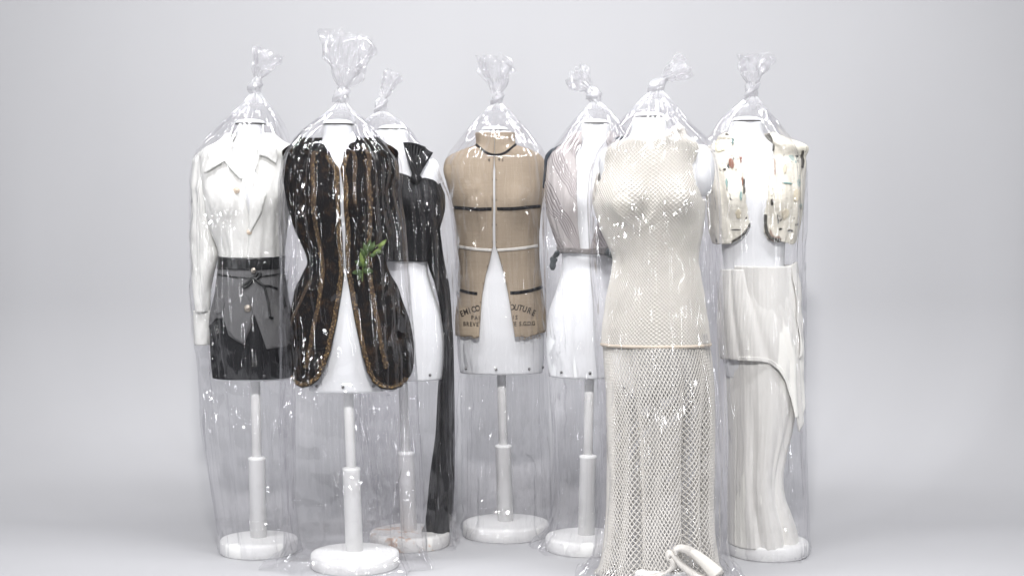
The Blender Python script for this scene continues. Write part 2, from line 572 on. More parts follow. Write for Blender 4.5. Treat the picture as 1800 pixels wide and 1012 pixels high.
def build_form(f, label, rivets=(-0.72, -0.02, 0.72), base_mat='paint', rivet_off=0.0):
    root = thing('dress_form', label, 'dress form', (f.x0, f.y0, 0), GROUP)
    zb, zt = 0.590 + f.dz, 1.46 + f.dz
    nz, nt = 110, 96
    zz = np.linspace(zb, zt, nz)
    th = np.linspace(0, 2 * PI, nt, endpoint=False)
    T, ZZ = np.meshgrid(th, zz)
    P = f.raw(T, ZZ).reshape(-1, 3)
    fs = grid_faces(nt, nz)
    fs.append(tuple(range(nt))[::-1])
    fs.append(tuple(range((nz - 1) * nt, nz * nt)))
    o = mesh_obj('torso', P, fs, M['canvas'], root)
    # neck plate and dome
    cx = f.lean * zt
    v, q = lathe([(0.0515, zt - 0.0005), (0.0525, zt), (0.0525, zt + 0.0022), (0.0515, zt + 0.003)], 40, cx)
    mesh_obj('neck_plate', v, q, M['metal'], root)
    v, q = lathe([(0.0515, zt + 0.0032), (0.0500, zt + 0.006), (0.045, zt + 0.0115), (0.035, zt + 0.0155), (0.02, zt + 0.018), (0.004, zt + 0.019)], 40, cx)
    mesh_obj('neck_cap', v, q, M['canvas'], root)
    # stand
    zsl = 0.325
    vs, prof = [], [(0.0165, zsl - 0.05), (0.0165, zb + 0.03)]
    v, q = lathe(prof, 24)
    v = [(x + f.lean * z, y, z) for x, y, z in v]
    mesh_obj('pole', v, q, M['paint'], root)
    v, q = lathe([(0.0285, 0.048), (0.0285, zsl - 0.012), (0.030, zsl - 0.010), (0.030, zsl - 0.003), (0.020, zsl + 0.001)], 28)
    v = [(x + f.lean * z, y, z) for x, y, z in v]
    mesh_obj('pole_sleeve', v, q, M['paint'], root)
    r = f.base_r
    v, q = lathe([(r - 0.004, 0.0), (r, 0.004), (r, 0.040), (r - 0.004, 0.046), (r - 0.02, 0.049), (0.03, 0.051)], 64)
    mesh_obj('base', v, q, M[base_mat], root)
    for t in rivets:
        c = f.pt(t, zb + 0.020, 0.0015 + rivet_off)
        bm = bmesh.new()
        bmesh.ops.create_uvsphere(bm, u_segments=10, v_segments=6, radius=0.0052)
        me = bpy.data.meshes.new('rivet'); bm.to_mesh(me); bm.free()
        me.polygons.foreach_set('use_smooth', [True] * len(me.polygons))
        me.materials.append(M['rivet'])
        ro = bpy.data.objects.new('rivet', me); COL.objects.link(ro)
        ro.parent = root; ro.location = tuple(map(float, c))
    return root


F1 = Form(5.08, 455, 440, 0.86, 0.005, base_r=0.132)
F2 = Form(4.87, 624, 594, 0.91, -0.01, base_r=0.145)
F3 = Form(5.19, 720, 690, 1.0, -0.008, base_r=0.140)
F4 = Form(5.35, 889, 870, 1.0, -0.003, [(0.59, 1.06), (0.8, 1.02), (1.2, 1.05), (1.46, 1.15)], base_r=0.156)
F5 = Form(5.12, 1030, 1046, 1.0, 0.008, base_r=0.140)
F6 = Form(4.72, 1160, 1141, 1.03, 0.004, base_r=0.140)
W7 = [(0.59, 0.80), (0.8, 0.82), (0.975, 1.0), (1.46, 1.0)]
F7 = Form(5.05, 1350, 1313, 1.0, 0.012, W7, base_r=0.136)
build_form(F1, 'dress form wearing the white shirt and dark skirt, leftmost stand', (-0.62, 0.32), rivet_off=0.012)
build_form(F2, 'dress form under the brown open jacket, bare white hips in front')
build_form(F3, 'dress form behind the brown jacket, wearing the black draped top', base_mat='stained')
build_form(F4, 'dress form in the centre wearing the lettered burlap vest', (-0.92, -0.08, 0.66, 1.35))
build_form(F5, 'dress form wearing the striped tied blouse, white hips bare')
r6 = build_form(F6, 'dress form inside the long cream crochet dress')
nu, nv = 36, 22
vs = []
for j in range(nv):
    v = j / (nv - 1)
    for i in range(nu):
        a = 2 * PI * i / nu
        rr = math.sin(PI * v) ** 0.8
        vs.append((float(F6.lx(1231)) + 0.046 * rr * math.cos(a), 0.004 + 0.060 * rr * math.sin(a), float(F6.z(300)) + 0.084 * math.cos(PI * v)))
mesh_obj('shoulder_cap', vs, grid_faces(nu, nv), M['canvas'], r6)
build_form(F7, 'dress form wearing the painted bolero and white knit skirt, rightmost stand', ())

# ------------------------------------------------------------------ garments: cloth laid over a form


def resample(poly, step):
    out = []
    n = len(poly)
    for i in range(n):
        a = np.array(poly[i]); b = np.array(poly[(i + 1) % n])
        L = np.linalg.norm(b - a); k = max(1, int(L / step))
        for j in range(k):
            out.append(tuple(a + (b - a) * j / k))
    return out


def inside(poly, p):
    x, y = p[:, 0], p[:, 1]
    r = np.zeros(len(p), bool)
    n = len(poly)
    for i in range(n):
        x1, y1 = poly[i]; x2, y2 = poly[(i + 1) % n]
        c = (y1 > y) != (y2 > y)
        with np.errstate(divide='ignore', invalid='ignore'):
            xi = (x2 - x1) * (y - y1) / (y2 - y1 + 1e-12) + x1
        r ^= c & (x < xi)
    return r


def fill_poly(poly, step, jitter=0.0):
    """triangles filling a polygon with evenly spread points; poly in metres"""
    b = resample(poly, step)
    bp = np.array(b)
    lo, hi = bp.min(0), bp.max(0)
    gx = np.arange(lo[0] + step / 2, hi[0], step); gy = np.arange(lo[1] + step / 2, hi[1], step)
    G = np.stack(np.meshgrid(gx, gy), -1).reshape(-1, 2)
    if len(G):
        G = G[inside(b, G)]
    if len(G):
        # keep clear of the outline
        keep = np.ones(len(G), bool)
        for k in range(0, len(G), 2000):
            d = np.min(np.sum((G[k:k + 2000, None, :] - bp[None]) ** 2, -1), 1)
            keep[k:k + 2000] = d > (0.45 * step) ** 2
        G = G[keep]
    pts = [Vector(p) for p in b] + [Vector(p) for p in G]
    n = len(b)
    ed = [(i, (i + 1) % n) for i in range(n)]
    r = delaunay_2d_cdt(pts, ed, [], 1, 1e-6)
    return np.array([tuple(v) for v in r[0]]), r[2]


KT = 0.14   # metres per radian, to keep the angle axis comparable with height


def panel(f, name, mat, parent, pts, offf, step=0.008, thick=0.003, shape=None):
    """cloth piece on form f. pts: ('p',px,py) photo points on the front or ('t',theta,py)"""
    poly = []
    for k in pts:
        if k[0] == 't':
            poly.append((k[1] * KT, float(f.z(k[2]))))
        else:
            px, py = k[-2], k[-1]
            poly.append((f.theta(px, py, offf) * KT, float(f.z(py))))
    V, Fc = fill_poly(poly, step)
    th, z = V[:, 0] / KT, V[:, 1]
    P = f.pt(th, z, offf(th, z))
    if shape is not None:
        P = shape(P, th, z)
    return mesh_obj(name, P, Fc, mat, parent, thick=thick)


def side_off(f, front, rows, folds=0.0, seed=1, freq=(9, 5), power=2.0):
    """offset that makes the cloth's outline pass through rows [(py, pxL, pxR)]; `front` is the slack in front"""
    zs = np.array([float(f.z(r[0])) for r in rows])
    L = np.array([-(float(f.lx(r[1])) - f.lean * z) for r, z in zip(rows, zs)])
    Rr = np.array([(float(f.lx(r[2])) - f.lean * z) for r, z in zip(rows, zs)])
    hw = pchip(PZ, f.pw, zs - f.dz)
    oL = np.maximum(L - hw, 0.003); oR = np.maximum(Rr - hw, 0.003)

    def fn(th, z):
        th, z = np.broadcast_arrays(np.asarray(th, float), np.asarray(z, float))
        w = np.abs(np.sin(th)) ** power
        sd = np.where(th < 0, pchip(zs, oL, z), pchip(zs, oR, z))
        fr = front(th, z) if callable(front) else front
        o = fr * (1 - w) + sd * w
        if folds:
            a = vn(th * freq[0], z * freq[1], 0.5, seed) + 0.5 * vn(th * freq[0] * 2.3, z * freq[1] * 2, 3.5, seed + 7)
            o = o + folds * a
        return np.maximum(o, 0.002)
    return fn


def plus(fn, d):
    return lambda th, z: fn(th, z) + d


def strip(f, name, mat, parent, line, w, offf, thick=0.0015, step=0.004):
    """a tape of width w (px) along a photo polyline, lying on offset offf"""
    L = np.array(line, float)
    d = np.gradient(L, axis=0)
    d /= np.linalg.norm(d, axis=1, keepdims=True)
    n = np.stack([-d[:, 1], d[:, 0]], 1)
    a = L + n * w / 2; b = L - n * w / 2
    pts = [('p', *p) for p in a] + [('p', *p) for p in b[::-1]]
    return panel(f, name, mat, parent, pts, offf, step, thick)


def ball(name, mat, parent, c, r, flat=1.0, seg=(14, 8)):
    bm = bmesh.new()
    bmesh.ops.create_uvsphere(bm, u_segments=seg[0], v_segments=seg[1], radius=r)
    for v in bm.verts:
        v.co.y *= flat
    me = bpy.data.meshes.new(name); bm.to_mesh(me); bm.free()
    me.polygons.foreach_set('use_smooth', [True] * len(me.polygons))
    me.materials.append(mat)
    o = bpy.data.objects.new(name, me); COL.objects.link(o)
    o.parent = parent; o.location = tuple(map(float, c))
    return o


def on_front(f, px, py, offf, extra=0.0):
    t = f.theta(px, py, offf)
    z = float(f.z(py))
    return f.pt(t, z, offf(np.array(t), np.array(z)) + extra)


def tube(name, mat, parent, pts, r, n=8, flat=1.0, taper=None, res=6):
    """a round or flattened cord through 3-D points"""
    P = np.array(pts, float)
    t = np.linspace(0, 1, len(P)); tt = np.linspace(0, 1, (len(P) - 1) * res + 1)
    C = np.stack([pchip_any(t, P[:, k], tt) for k in range(3)], 1)
    d = np.gradient(C, axis=0); d /= np.maximum(np.linalg.norm(d, axis=1, keepdims=True), 1e-9)
    up = np.array([0.0, 1.0, 0.0])
    vs = []
    for i in range(len(C)):
        a = np.cross(d[i], up); a /= max(np.linalg.norm(a), 1e-6)
        b = np.cross(a, d[i])
        rr = r * (taper(tt[i]) if taper else 1)
        for k in range(n):
            an = 2 * PI * k / n
            vs.append(C[i] + a * math.cos(an) * rr + b * math.sin(an) * rr * flat)
    fs = grid_faces(n, len(C))
    fs.append(tuple(range(n))[::-1]); fs.append(tuple(range((len(C) - 1) * n, len(C) * n)))
    return mesh_obj(name, vs, fs, mat, parent)


def pchip_any(x, y, xi):
    # Catmull-Rom through unevenly turning points
    m = np.gradient(y, x)
    i = np.clip(np.searchsorted(x, xi) - 1, 0, len(x) - 2)
    h = x[i + 1] - x[i]; t = (xi - x[i]) / h
    return ((1 + 2 * t) * (1 - t) ** 2 * y[i] + t * (1 - t) ** 2 * h * m[i]
            + t * t * (3 - 2 * t) * y[i + 1] + t * t * (t - 1) * h * m[i + 1])


def loft(f, name, mat, parent, rows, dep, nt=140, nz=140, fold=None, thick=0.003, ycen=0.0, tshift=0.0, arc=None):
    """closed tube of cloth through photo rows (py, pxL, pxR); dep(z) half depth"""
    zs = np.array([float(f.z(r[0])) for r in rows])
    cx = np.array([float(f.lx((r[1] + r[2]) / 2)) for r in rows])
    hw = np.array([float(X(r[2], f.D) - X(r[1], f.D)) / 2 for r in rows])
    zz = np.linspace(zs.max(), zs.min(), nz)
    th = np.linspace(0, 2 * PI, nt, endpoint=False) if arc is None else np.linspace(arc[0], arc[1], nt)
    T, ZZ = np.meshgrid(th, zz)
    h = pchip(zs, hw, ZZ); c = pchip(zs, cx, ZZ)
    dd = dep(ZZ) if callable(dep) else np.full_like(ZZ, dep)
    m = 1.0
    if fold is not None:
        m = 1 - fold(T, ZZ)
    x = c + h * np.sin(T) * m
    y = ycen - dd * np.cos(T) * m
    P = np.stack([x, y, ZZ], -1).reshape(-1, 3)
    return mesh_obj(name, P, grid_faces(nt, nz, arc is None), mat, parent, thick=thick)


def groot(f, name, label, cat):
    return thing(name, label, cat, (f.x0, f.y0, 0))


def ped(f, pts):
    return [('p', *p) for p in pts]


def ragged(f, pts, amp, seed, n=5):
    r = random.Random(seed)
    out = []
    for a, b in zip(pts[:-1], pts[1:]):
        for k in range(n):
            u = k / n
            out.append(('p', a[0] + (b[0] - a[0]) * u + r.uniform(-amp, amp), a[1] + (b[1] - a[1]) * u + r.uniform(-amp, amp)))
    out.append(('p', *pts[-1]))
    return out


# ================================================================== 1 white shirt, grey peplum, charcoal skirt
f = F1
g = groot(f, 'shirt', 'white cotton shirt with open collar and one long hanging sleeve', 'shirt')
so = side_off(f, 0.010, [(235, 400, 480), (262, 366, 515), (290, 352, 512), (330, 356, 512), (370, 362, 506), (400, 370, 503), (430, 382, 500), (450, 387, 498)], 0.0060, 3, (6, 8), 2)
panel(f, 'front_panel', M['shirt'], g, ped(f, [(446, 452), (449, 430), (450, 407), (443, 360), (438, 318), (426, 296), (414, 270), (409, 242)]) +
      [('t', -0.9, 236), ('t', -1.6, 236), ('t', -2.9, 236), ('t', -2.9, 452), ('t', -1.6, 452), ('t', -0.8, 452)], so)
panel(f, 'front_panel', M['shirt'], g, ped(f, [(444, 452), (443, 435), (446, 412), (460, 378), (466, 350), (464, 320), (455, 300), (457, 270), (461, 242)]) +
      [('t', 0.9, 236), ('t', 1.6, 236), ('t', 2.95, 236), ('t', 2.95, 452), ('t', 1.6, 452), ('t', 0.8, 452)], plus(so, 0.002))


def lift(base, px, py, amt, rad, ff):
    zc = float(ff.z(py)); tc = ff.theta(px, py, base)
    return lambda th, z: base(th, z) + amt * np.exp(-(((th - tc) * KT) ** 2 + (z - zc) ** 2) / rad ** 2)


panel(f, 'collar', M['shirt'], g, ped(f, [(410, 238), (418, 262), (428, 290), (437, 313), (434, 319), (420, 306), (404, 287), (385, 297), (367, 306), (374, 282), (390, 255)]), plus(so, 0.014), 0.005)
panel(f, 'collar', M['shirt'], g, ped(f, [(461, 238), (457, 262), (455, 298), (458, 303), (463, 276), (476, 280), (492, 291), (494, 268), (480, 246)]), plus(so, 0.014), 0.005)
panel(f, 'lapel', M['shirt'], g, ped(f, [(455, 303), (476, 330), (479, 345), (470, 372), (455, 398), (446, 412), (447, 380), (452, 345)]), plus(so, 0.009), 0.005)
for (px, py, rr) in ((425, 337, 0.0115), (447, 407, 0.009)):
    c = on_front(f, px, py, so, 0.009)
    b = ball('button', M['button'], g, c, rr, 0.35)
    ball('button_centre', M['button'], b, (0, -0.003, 0), rr * 0.45, 0.5)


def sleeve_fold(T, ZZ):
    a = vn(T * 1.6, ZZ * 14, 1, 5) * 0.10 + ridge(np.cos(T) * 1.3 + ZZ * 8, np.sin(T) * 1.3, ZZ * 9, 8) * 0.12
    return a


loft(f, 'sleeve', M['shirt'], g, [(268, 350, 368), (285, 338, 380), (310, 335, 378), (345, 334, 372), (400, 334, 377), (440, 335, 383), (475, 336, 378), (510, 338, 372), (535, 340, 370), (548, 341, 368)],
     lambda z: 0.045 + 0 * z, 72, 90, sleeve_fold, 0.003, 0.01)
loft(f, 'cuff', M['shirt'], g, [(546, 339.5, 370), (552, 339.5, 370), (580, 340.5, 369), (606, 342, 368)], 0.026, 60, 20, None, 0.004, 0.01)

g = groot(f, 'skirt', 'short charcoal skirt under the grey peplum', 'skirt')
sk = side_off(f, 0.009, [(450, 388, 497), (480, 385, 498), (530, 378, 499), (575, 373, 500), (610, 372, 500), (663, 376, 497)], 0.0015, 11)
panel(f, 'skirt_body', M['charcoal'], g, [('t', -3.1, 500), ('t', -1.5, 500), ('t', 0, 500), ('t', 1.5, 500), ('t', 3.1, 500), ('t', 3.1, 661), ('t', 1.5, 661), ('t', 0, 661), ('t', -1.5, 661), ('t', -3.1, 661)], sk, 0.010)

g = groot(f, 'peplum', 'grey wool peplum with black satin waistband and ribbon bow', 'waistcoat')
pe = side_off(f, 0.013, [(450, 387, 498), (480, 384, 499), (530, 376, 501), (575, 370, 503), (610, 369, 504)], 0.003, 19, (7, 9))
panel(f, 'peplum_body', M['grey'], g, [('t', -2.8, 471), ('t', -1.5, 471)] + ped(f, [(410, 471), (445, 472), (480, 471)]) + [('t', 1.5, 471), ('t', 2.8, 471), ('t', 2.8, 600), ('t', 1.45, 602)] +
      ped(f, [(478, 608), (472, 590), (457, 549), (450, 575), (440, 600), (424, 592), (413, 585), (407, 568), (402, 557), (388, 557), (380, 565)]) + [('t', -1.5, 578), ('t', -2.8, 580)], pe, 0.006)
panel(f, 'pocket_flap', M['grey'], g, ped(f, [(384, 523), (392, 521), (404, 530), (402, 548), (388, 549)]), plus(pe, 0.005), 0.005)
panel(f, 'front_flap', M['grey'], g, ped(f, [(414, 535), (437, 515), (445, 518), (454, 545), (449, 570), (440, 598), (425, 590), (414, 578)]), plus(pe, 0.006), 0.005)
panel(f, 'waistband', M['satin'], g, [('t', -2.8, 449), ('t', -1.5, 449), ('t', 0, 452), ('t', 1.5, 449), ('t', 2.8, 449), ('t', 2.8, 472), ('t', 1.5, 472), ('t', 0, 473), ('t', -1.5, 472), ('t', -2.8, 472)], plus(pe, 0.003), 0.008)
strip(f, 'cord', M['satin'], g, [(386, 481), (400, 483), (425, 486), (450, 487), (475, 484), (497, 481)], 2.5, plus(pe, 0.004))
po = plus(pe, 0.008)
P3 = lambda pl, e=0.0: [on_front(f, x, y, po, e) for x, y in pl]
tube('ribbon_loop', M['satin'], g, P3([(455, 487), (447, 493), (438, 500), (437, 503), (444, 501), (455, 490)]), 0.0045, 8, 0.5)
tube('ribbon_loop', M['satin'], g, P3([(455, 487), (460, 480), (465, 478), (466, 483), (460, 488), (454, 488)]), 0.0045, 8, 0.5)
tube('ribbon_tail', M['satin'], g, P3([(455, 488), (464, 496), (472, 502), (478, 520), (482, 540), (483, 554), (489, 556)]), 0.0042, 8, 0.4)
tube('ribbon_tail', M['satin'], g, P3([(455, 488), (470, 500), (482, 502), (494, 507)]), 0.004, 8, 0.4)
for (px, py, rr) in ((454, 474, 0.0095), (446, 539, 0.0125)):
    c = on_front(f, px, py, po, 0.003)
    b = ball('button', M['silver'], g, c, rr, 0.4)
    ball('button_centre', M['silver'], b, (0, -0.004, 0), rr * 0.4, 0.5)

# ================================================================== 2 brown jacket
f = F2
g = groot(f, 'jacket', 'dark brown sleeveless jacket with gold beaded trim, open over white hips', 'jacket')
jrows = [(236, 540, 655), (250, 520, 672), (262, 506, 690), (285, 500, 700), (320, 500, 700), (350, 504, 698), (380, 511, 694), (410, 522, 688), (440, 536, 680), (458, 541, 678), (480, 533, 684), (510, 520, 700), (550, 513, 714), (600, 513, 726), (650, 514, 726), (680, 516, 722)]


def jfront(th, z):
    return 0.010 + 0.022 * smooth(0.95, 0.62, z)


jo = side_off(f, jfront, jrows, 0.0035, 23, (6, 6), 2)
for sgn, fe, bot in ((-1, [(596, 262), (602, 300), (604, 340), (607, 400), (609, 440), (611, 470), (607, 510), (600, 560), (590, 610), (578, 645)], [(568, 660), (555, 670), (540, 674), (526, 670), (518, 662)]),
                     (1, [(598, 262), (603, 300), (610, 340), (613, 400), (612, 440), (613, 470), (620, 510), (630, 560), (642, 610), (652, 645)], [(662, 664), (676, 675), (694, 678), (708, 674), (717, 664)])):
    pts = ped(f, [((572 if sgn < 0 else 622), 255), ((584 if sgn < 0 else 608), 270)] + fe[1:] + bot)
    pts += [('t', sgn * 1.55, 640), ('t', sgn * 1.9, 650), ('t', sgn * 2.9, 660), ('t', sgn * 2.9, 240), ('t', sgn * 1.9, 243), ('t', sgn * 1.5, 243)]
    panel(f, 'front_panel', M['brocade'], g, pts, jo, 0.006, 0.0025)
    # edge trims
    jt = plus(jo, 0.0028)
    dx = 5 * sgn
    edge = [(x + dx, y) for x, y in [((584 if sgn < 0 else 608), 276)] + fe[1:]] + [(x + (2 * sgn if i < 2 else 0), y - 5) for i, (x, y) in enumerate(bot)]
    if sgn < 0:
        edge = [(x + 0.0, y) for x, y in edge]
    strip(f, 'gold_trim', M['gold'], g, edge, 7.5, jt, 0.0015)
    inner = [(560, 270), (559, 330), (562, 390), (570, 440), (573, 480), (566, 540), (555, 600), (546, 640)] if sgn < 0 else [(640, 262), (652, 310), (656, 350), (655, 400), (652, 440), (655, 490), (664, 540), (676, 600), (684, 640)]
    strip(f, 'gold_trim', M['gold'], g, inner, 7, jt, 0.0015)
    if sgn < 0:
        strip(f, 'gold_trim', M['gold'], g, [(552, 492), (540, 515), (526, 545), (516, 570)], 5, jt, 0.0015)
    else:
        strip(f, 'gold_trim', M['gold'], g, [(622, 268), (628, 320), (632, 360)], 5.5, jt, 0.0015)
    # beads along the trims
    rnd = random.Random(4 + sgn)
    bv, bf = [], []
    ico = bmesh.new(); bmesh.ops.create_icosphere(ico, subdivisions=1, radius=1.0)
    iv = [np.array(v.co) for v in ico.verts]; ifc = [[v.index for v in fc.verts] for fc in ico.faces]; ico.free()
    for line, k in ((edge, 3), (inner, 2)):
        L = np.array(line, float)
        seg = np.concatenate([[0], np.cumsum(np.linalg.norm(np.diff(L, axis=0), axis=1))])
        for q in np.arange(2, seg[-1], 2.6):
            for _ in range(k - 1):
                if rnd.random() < 0.35:
                    continue
                x = np.interp(q, seg, L[:, 0]) + rnd.uniform(-4, 4); y = np.interp(q, seg, L[:, 1]) + rnd.uniform(-1, 1)
                c = on_front(f, x, y, jt, 0.0022)
                r = rnd.uniform(0.0013, 0.0027)
                o = len(bv)
                bv += [c + v * r for v in iv]
                bf += [[i + o for i in q2] for q2 in ifc]
    bo = mesh_obj('beads', bv, bf, M['bead'], g)
    bo['kind'] = 'stuff'
# frayed fibres along the jacket's edges
rnd = random.Random(5)
fv, ff = [], []
outl = [[(500, 265), (500, 300), (501, 340), (510, 380), (523, 415), (538, 450)], [(520, 515), (513, 555), (513, 600), (515, 650), (522, 668), (540, 675), (556, 671), (570, 660), (580, 645), (591, 610), (601, 560)],
        [(698, 285), (699, 320), (697, 350), (693, 380), (687, 410)], [(700, 515), (712, 555), (724, 600), (724, 650), (716, 665), (696, 679), (676, 676), (661, 664), (651, 645), (641, 610)]]
for line in outl:
    L = np.array(line, float)
    seg = np.concatenate([[0], np.cumsum(np.linalg.norm(np.diff(L, axis=0), axis=1))])
    for q in np.arange(0, seg[-1], 1.1):
        x = np.interp(q, seg, L[:, 0]); y = np.interp(q, seg, L[:, 1])
        c = on_front(f, x, min(y, 684), jo, 0.001)
        out = np.array([1.0 if x > 612 else -1.0, -0.5, 0.0]) * rnd.uniform(0.2, 1) + np.array([0, 0, -1.0]) * rnd.uniform(0.0, 1.0) + np.array([rnd.uniform(-.5, .5), rnd.uniform(-.5, .5), rnd.uniform(-.5, .5)])
        out = out / np.linalg.norm(out) * rnd.uniform(0.003, 0.010)
        w = np.array([0.0004, 0, 0.0004])
        mid = c + out * 0.6 + np.array([rnd.uniform(-1, 1), 0, rnd.uniform(-1, 1)]) * 0.001
        o = len(fv)
        fv += [c - w, c + w, mid + w, mid - w, c + out]
        ff += [(o, o + 1, o + 2, o + 3), (o + 3, o + 2, o + 4)]
fr_ = mesh_obj('frayed_edge', fv, ff, M['brocade'], g)
fr_['kind'] = 'stuff'
# loose threads at the hem
rnd = random.Random(8)
for (px, py) in ((588, 612), (583, 628), (690, 690), (578, 640)):
    pl = [(px, py)]
    for k in range(4):
        pl.append((pl[-1][0] + rnd.uniform(-4, 6), pl[-1][1] + rnd.uniform(3, 9)))
    tube('loose_thread', M['tape_black'], g, [on_front(f, a, min(b, 686), jo, 0.004) for a, b in pl], 0.0006, 5)

# leaf sprig tucked into the jacket
sp = on_front(f, 640, 490, jo, 0.010)
g = thing('leaf_sprig', 'green leafy sprig tucked into the brown jacket front', 'sprig', (f.x0 + sp[0], f.y0 + sp[1], sp[2]))
sx = f.D / FPX
q = lambda px, py, d=0.0: ((px - 640) * sx, -0.006 - d, (490 - py) * sx)
tube('stem', M['paleleaf'], g, [q(640, 493), q(641, 478), q(642, 462), q(648, 448), q(658, 436), q(672, 428)], 0.0016, 7)


def leaf(parent, base, tip, w, mat, bend=0.006, name='leaf'):
    b = np.array(base); t = np.array(tip)
    d = t - b; L = np.linalg.norm(d)
    sidev = np.cross(d / L, np.array([0, 1.0, 0])); sidev /= np.linalg.norm(sidev)
    nv, vs = 9, []
    for i in range(nv):
        u = i / (nv - 1)
        ww = w * math.sin(PI * min(1, u * 0.97 + 0.015)) ** 0.75 * (1 - 0.25 * u)
        for k in (-1, -0.5, 0, 0.5, 1):
            c = b + d * u + sidev * ww * k
            c[1] -= bend * math.sin(PI * u) - abs(k) * 0.35 * ww + 0.003 * math.sin(6 * u + k)
            vs.append(c)
    mesh_obj(name, vs, grid_faces(5, nv, False), mat, parent, thick=0.0006)


for (b, t, w, m) in (((641, 476), (623, 478), 8, 'leaf'), ((641, 474), (659, 476), 9, 'leaf'), ((640, 480), (632, 490), 7, 'leaf'), ((642, 468), (637, 443), 7, 'paleleaf'), ((642, 466), (628, 458), 7, 'leaf'),
                     ((644, 470), (650, 455), 6, 'leaf'), ((650, 448), (643, 426), 8, 'leaf'), ((650, 446), (654, 421), 8, 'leaf'), ((655, 442), (662, 424), 7, 'leaf'), ((652, 450), (664, 446), 6, 'leaf'),
                     ((657, 448), (673, 436), 7, 'paleleaf'), ((668, 436), (682, 421), 6.5, 'paleleaf'), ((646, 452), (638, 436), 6, 'leaf'), ((660, 445), (676, 441), 5, 'leaf')):
    dd = random.Random(b[0] * 7 + t[1]).uniform(0, 0.012)
    leaf(g, q(*b, dd * 0.5), q(*t, dd), w * 0.62 * sx, M[m])

# ================================================================== 3 black draped top with long train
f = F3
g = groot(f, 'draped_top', 'black draped one-shoulder top with a long train to the floor', 'top')
bo = side_off(f, 0.012, [(250, 640, 752), (285, 622, 764), (318, 612, 771), (345, 615, 781), (370, 620, 781), (400, 630, 772), (430, 645, 764), (458, 655, 758)], 0.006, 31, (9, 9), 2)
panel(f, 'bodice', M['black'], g, [('t', -1.6, 300)] + ped(f, [(670, 305), (705, 306), (722, 312), (733, 318), (748, 314), (762, 317), (774, 328)]) + [('t', 1.6, 322), ('t', 2.9, 330), ('t', 2.9, 458), ('t', 1.5, 458)] + ped(f, [(740, 459), (720, 458), (700, 457)]) + [('t', -1.6, 457)], bo, 0.006)
# pleated strap fanning up from the knot
n = 34
vs = []
for i in range(n):
    u = i / (n - 1)
    tip = np.array(on_front(f, 710 + 47 * u, 253 + 22 * u * u, bo, 0.010))
    mid = np.array(on_front(f, 718 + 29 * u, 283 + 12 * u, bo, 0.012))
    bot = np.array(on_front(f, 728 + 9 * u, 314, bo, 0.016))
    ple = 0.006 * (1 if i % 4 < 2 else -1)
    for k in range(9):
        v = k / 8
        c = (1 - v) ** 2 * tip + 2 * v * (1 - v) * mid + v * v * bot
        c[1] -= ple * (1 - v * 0.5) + 0.006 * math.sin(PI * v)
        vs.append(c)
mesh_obj('strap', vs, grid_faces(9, n, False), M['black'], g, thick=0.003)
kc = on_front(f, 733, 317, bo, 0.014)
kn = ball('knot', M['black'], g, kc, 0.017, 0.8, (24, 16))
for v in kn.data.vertices:
    a = math.atan2(v.co.y, v.co.x)
    v.co *= 1 + 0.13 * math.cos(6 * a + 150 * v.co.z) + 0.08 * math.cos(11 * a - 90 * v.co.z)
# the train
le = [(400, 752), (455, 752), (500, 765), (545, 774), (590, 778), (680, 771), (760, 766), (830, 757), (880, 752), (915, 748), (940, 738)]
re = [(400, 773), (455, 780), (500, 789), (545, 793), (590, 796), (680, 798), (760, 799), (830, 799), (880, 797), (915, 794), (940, 788)]
zs = [float(f.z(a[0])) for a in le]
xl = [float(f.lx(a[1])) for a in le]; xr = [float(f.lx(a[1])) for a in re]
nu, nz = 60, 130
vs = []
zz = np.linspace(zs[0], zs[-1], nz)
XL, XR = pchip(zs, xl, zz), pchip(zs, xr, zz)
for j in range(nz):
    w = XR[j] - XL[j]
    for i in range(nu):
        u = i / (nu - 1)
        dpt = 0.030 * math.sin(PI * u) + 0.012 * math.cos(u * 9 + zz[j] * 2.0) + 0.003 * math.cos(u * 23 + zz[j] * 7)
        vs.append((XL[j] + w * u, -0.015 - dpt, zz[j]))
mesh_obj('train', vs, grid_faces(nu, nz, False), M['black'], g, thick=0.004)

# ================================================================== 4 burlap vest
f = F4
g = groot(f, 'burlap_vest', 'burlap vest with stencilled lettering, black tapes and open front', 'vest')
vrows = [(232, 835, 904), (258, 834, 908), (268, 812, 932), (285, 782, 957), (300, 780, 958), (330, 788, 957), (360, 796, 952), (400, 801, 948), (435, 804, 947), (480, 806, 950), (520, 807, 955), (590, 807, 958)]


def vfront(th, z):
    return 0.008 + 0.030 * smooth(0.95, 0.70, z)


vo = side_off(f, vfront, vrows, 0.002, 41, (5, 5), 1.6)
fl = [(867.6, 300), (867.6, 360), (867.3, 430), (862, 455), (855, 480), (849, 512), (846, 550), (843.5, 587)]
fr = [(871.2, 300), (871.2, 360), (871.5, 430), (879, 455), (886, 480), (893, 512), (899, 550), (905, 587)]
hemL = [(836, 589), (828, 586), (818, 588)]
hemR = [(915, 586), (925, 588), (938, 585), (948, 583)]
panel(f, 'front_panel', M['burlap'], g, ped(f, [(868.6, 234), (868.6, 285)] + fl + hemL) + [('t', -1.5, 588), ('t', -2.9, 588), ('t', -2.9, 234), ('t', -1.5, 234), ('t', -0.7, 234)], vo, 0.007, 0.003)
panel(f, 'front_panel', M['burlap'], g, ped(f, [(869.4, 234), (869.4, 285)] + fr + hemR) + [('t', 1.5, 582), ('t', 2.9, 586), ('t', 2.9, 234), ('t', 1.5, 234), ('t', 0.7, 234)], vo, 0.007, 0.003)
vt = plus(vo, 0.003)
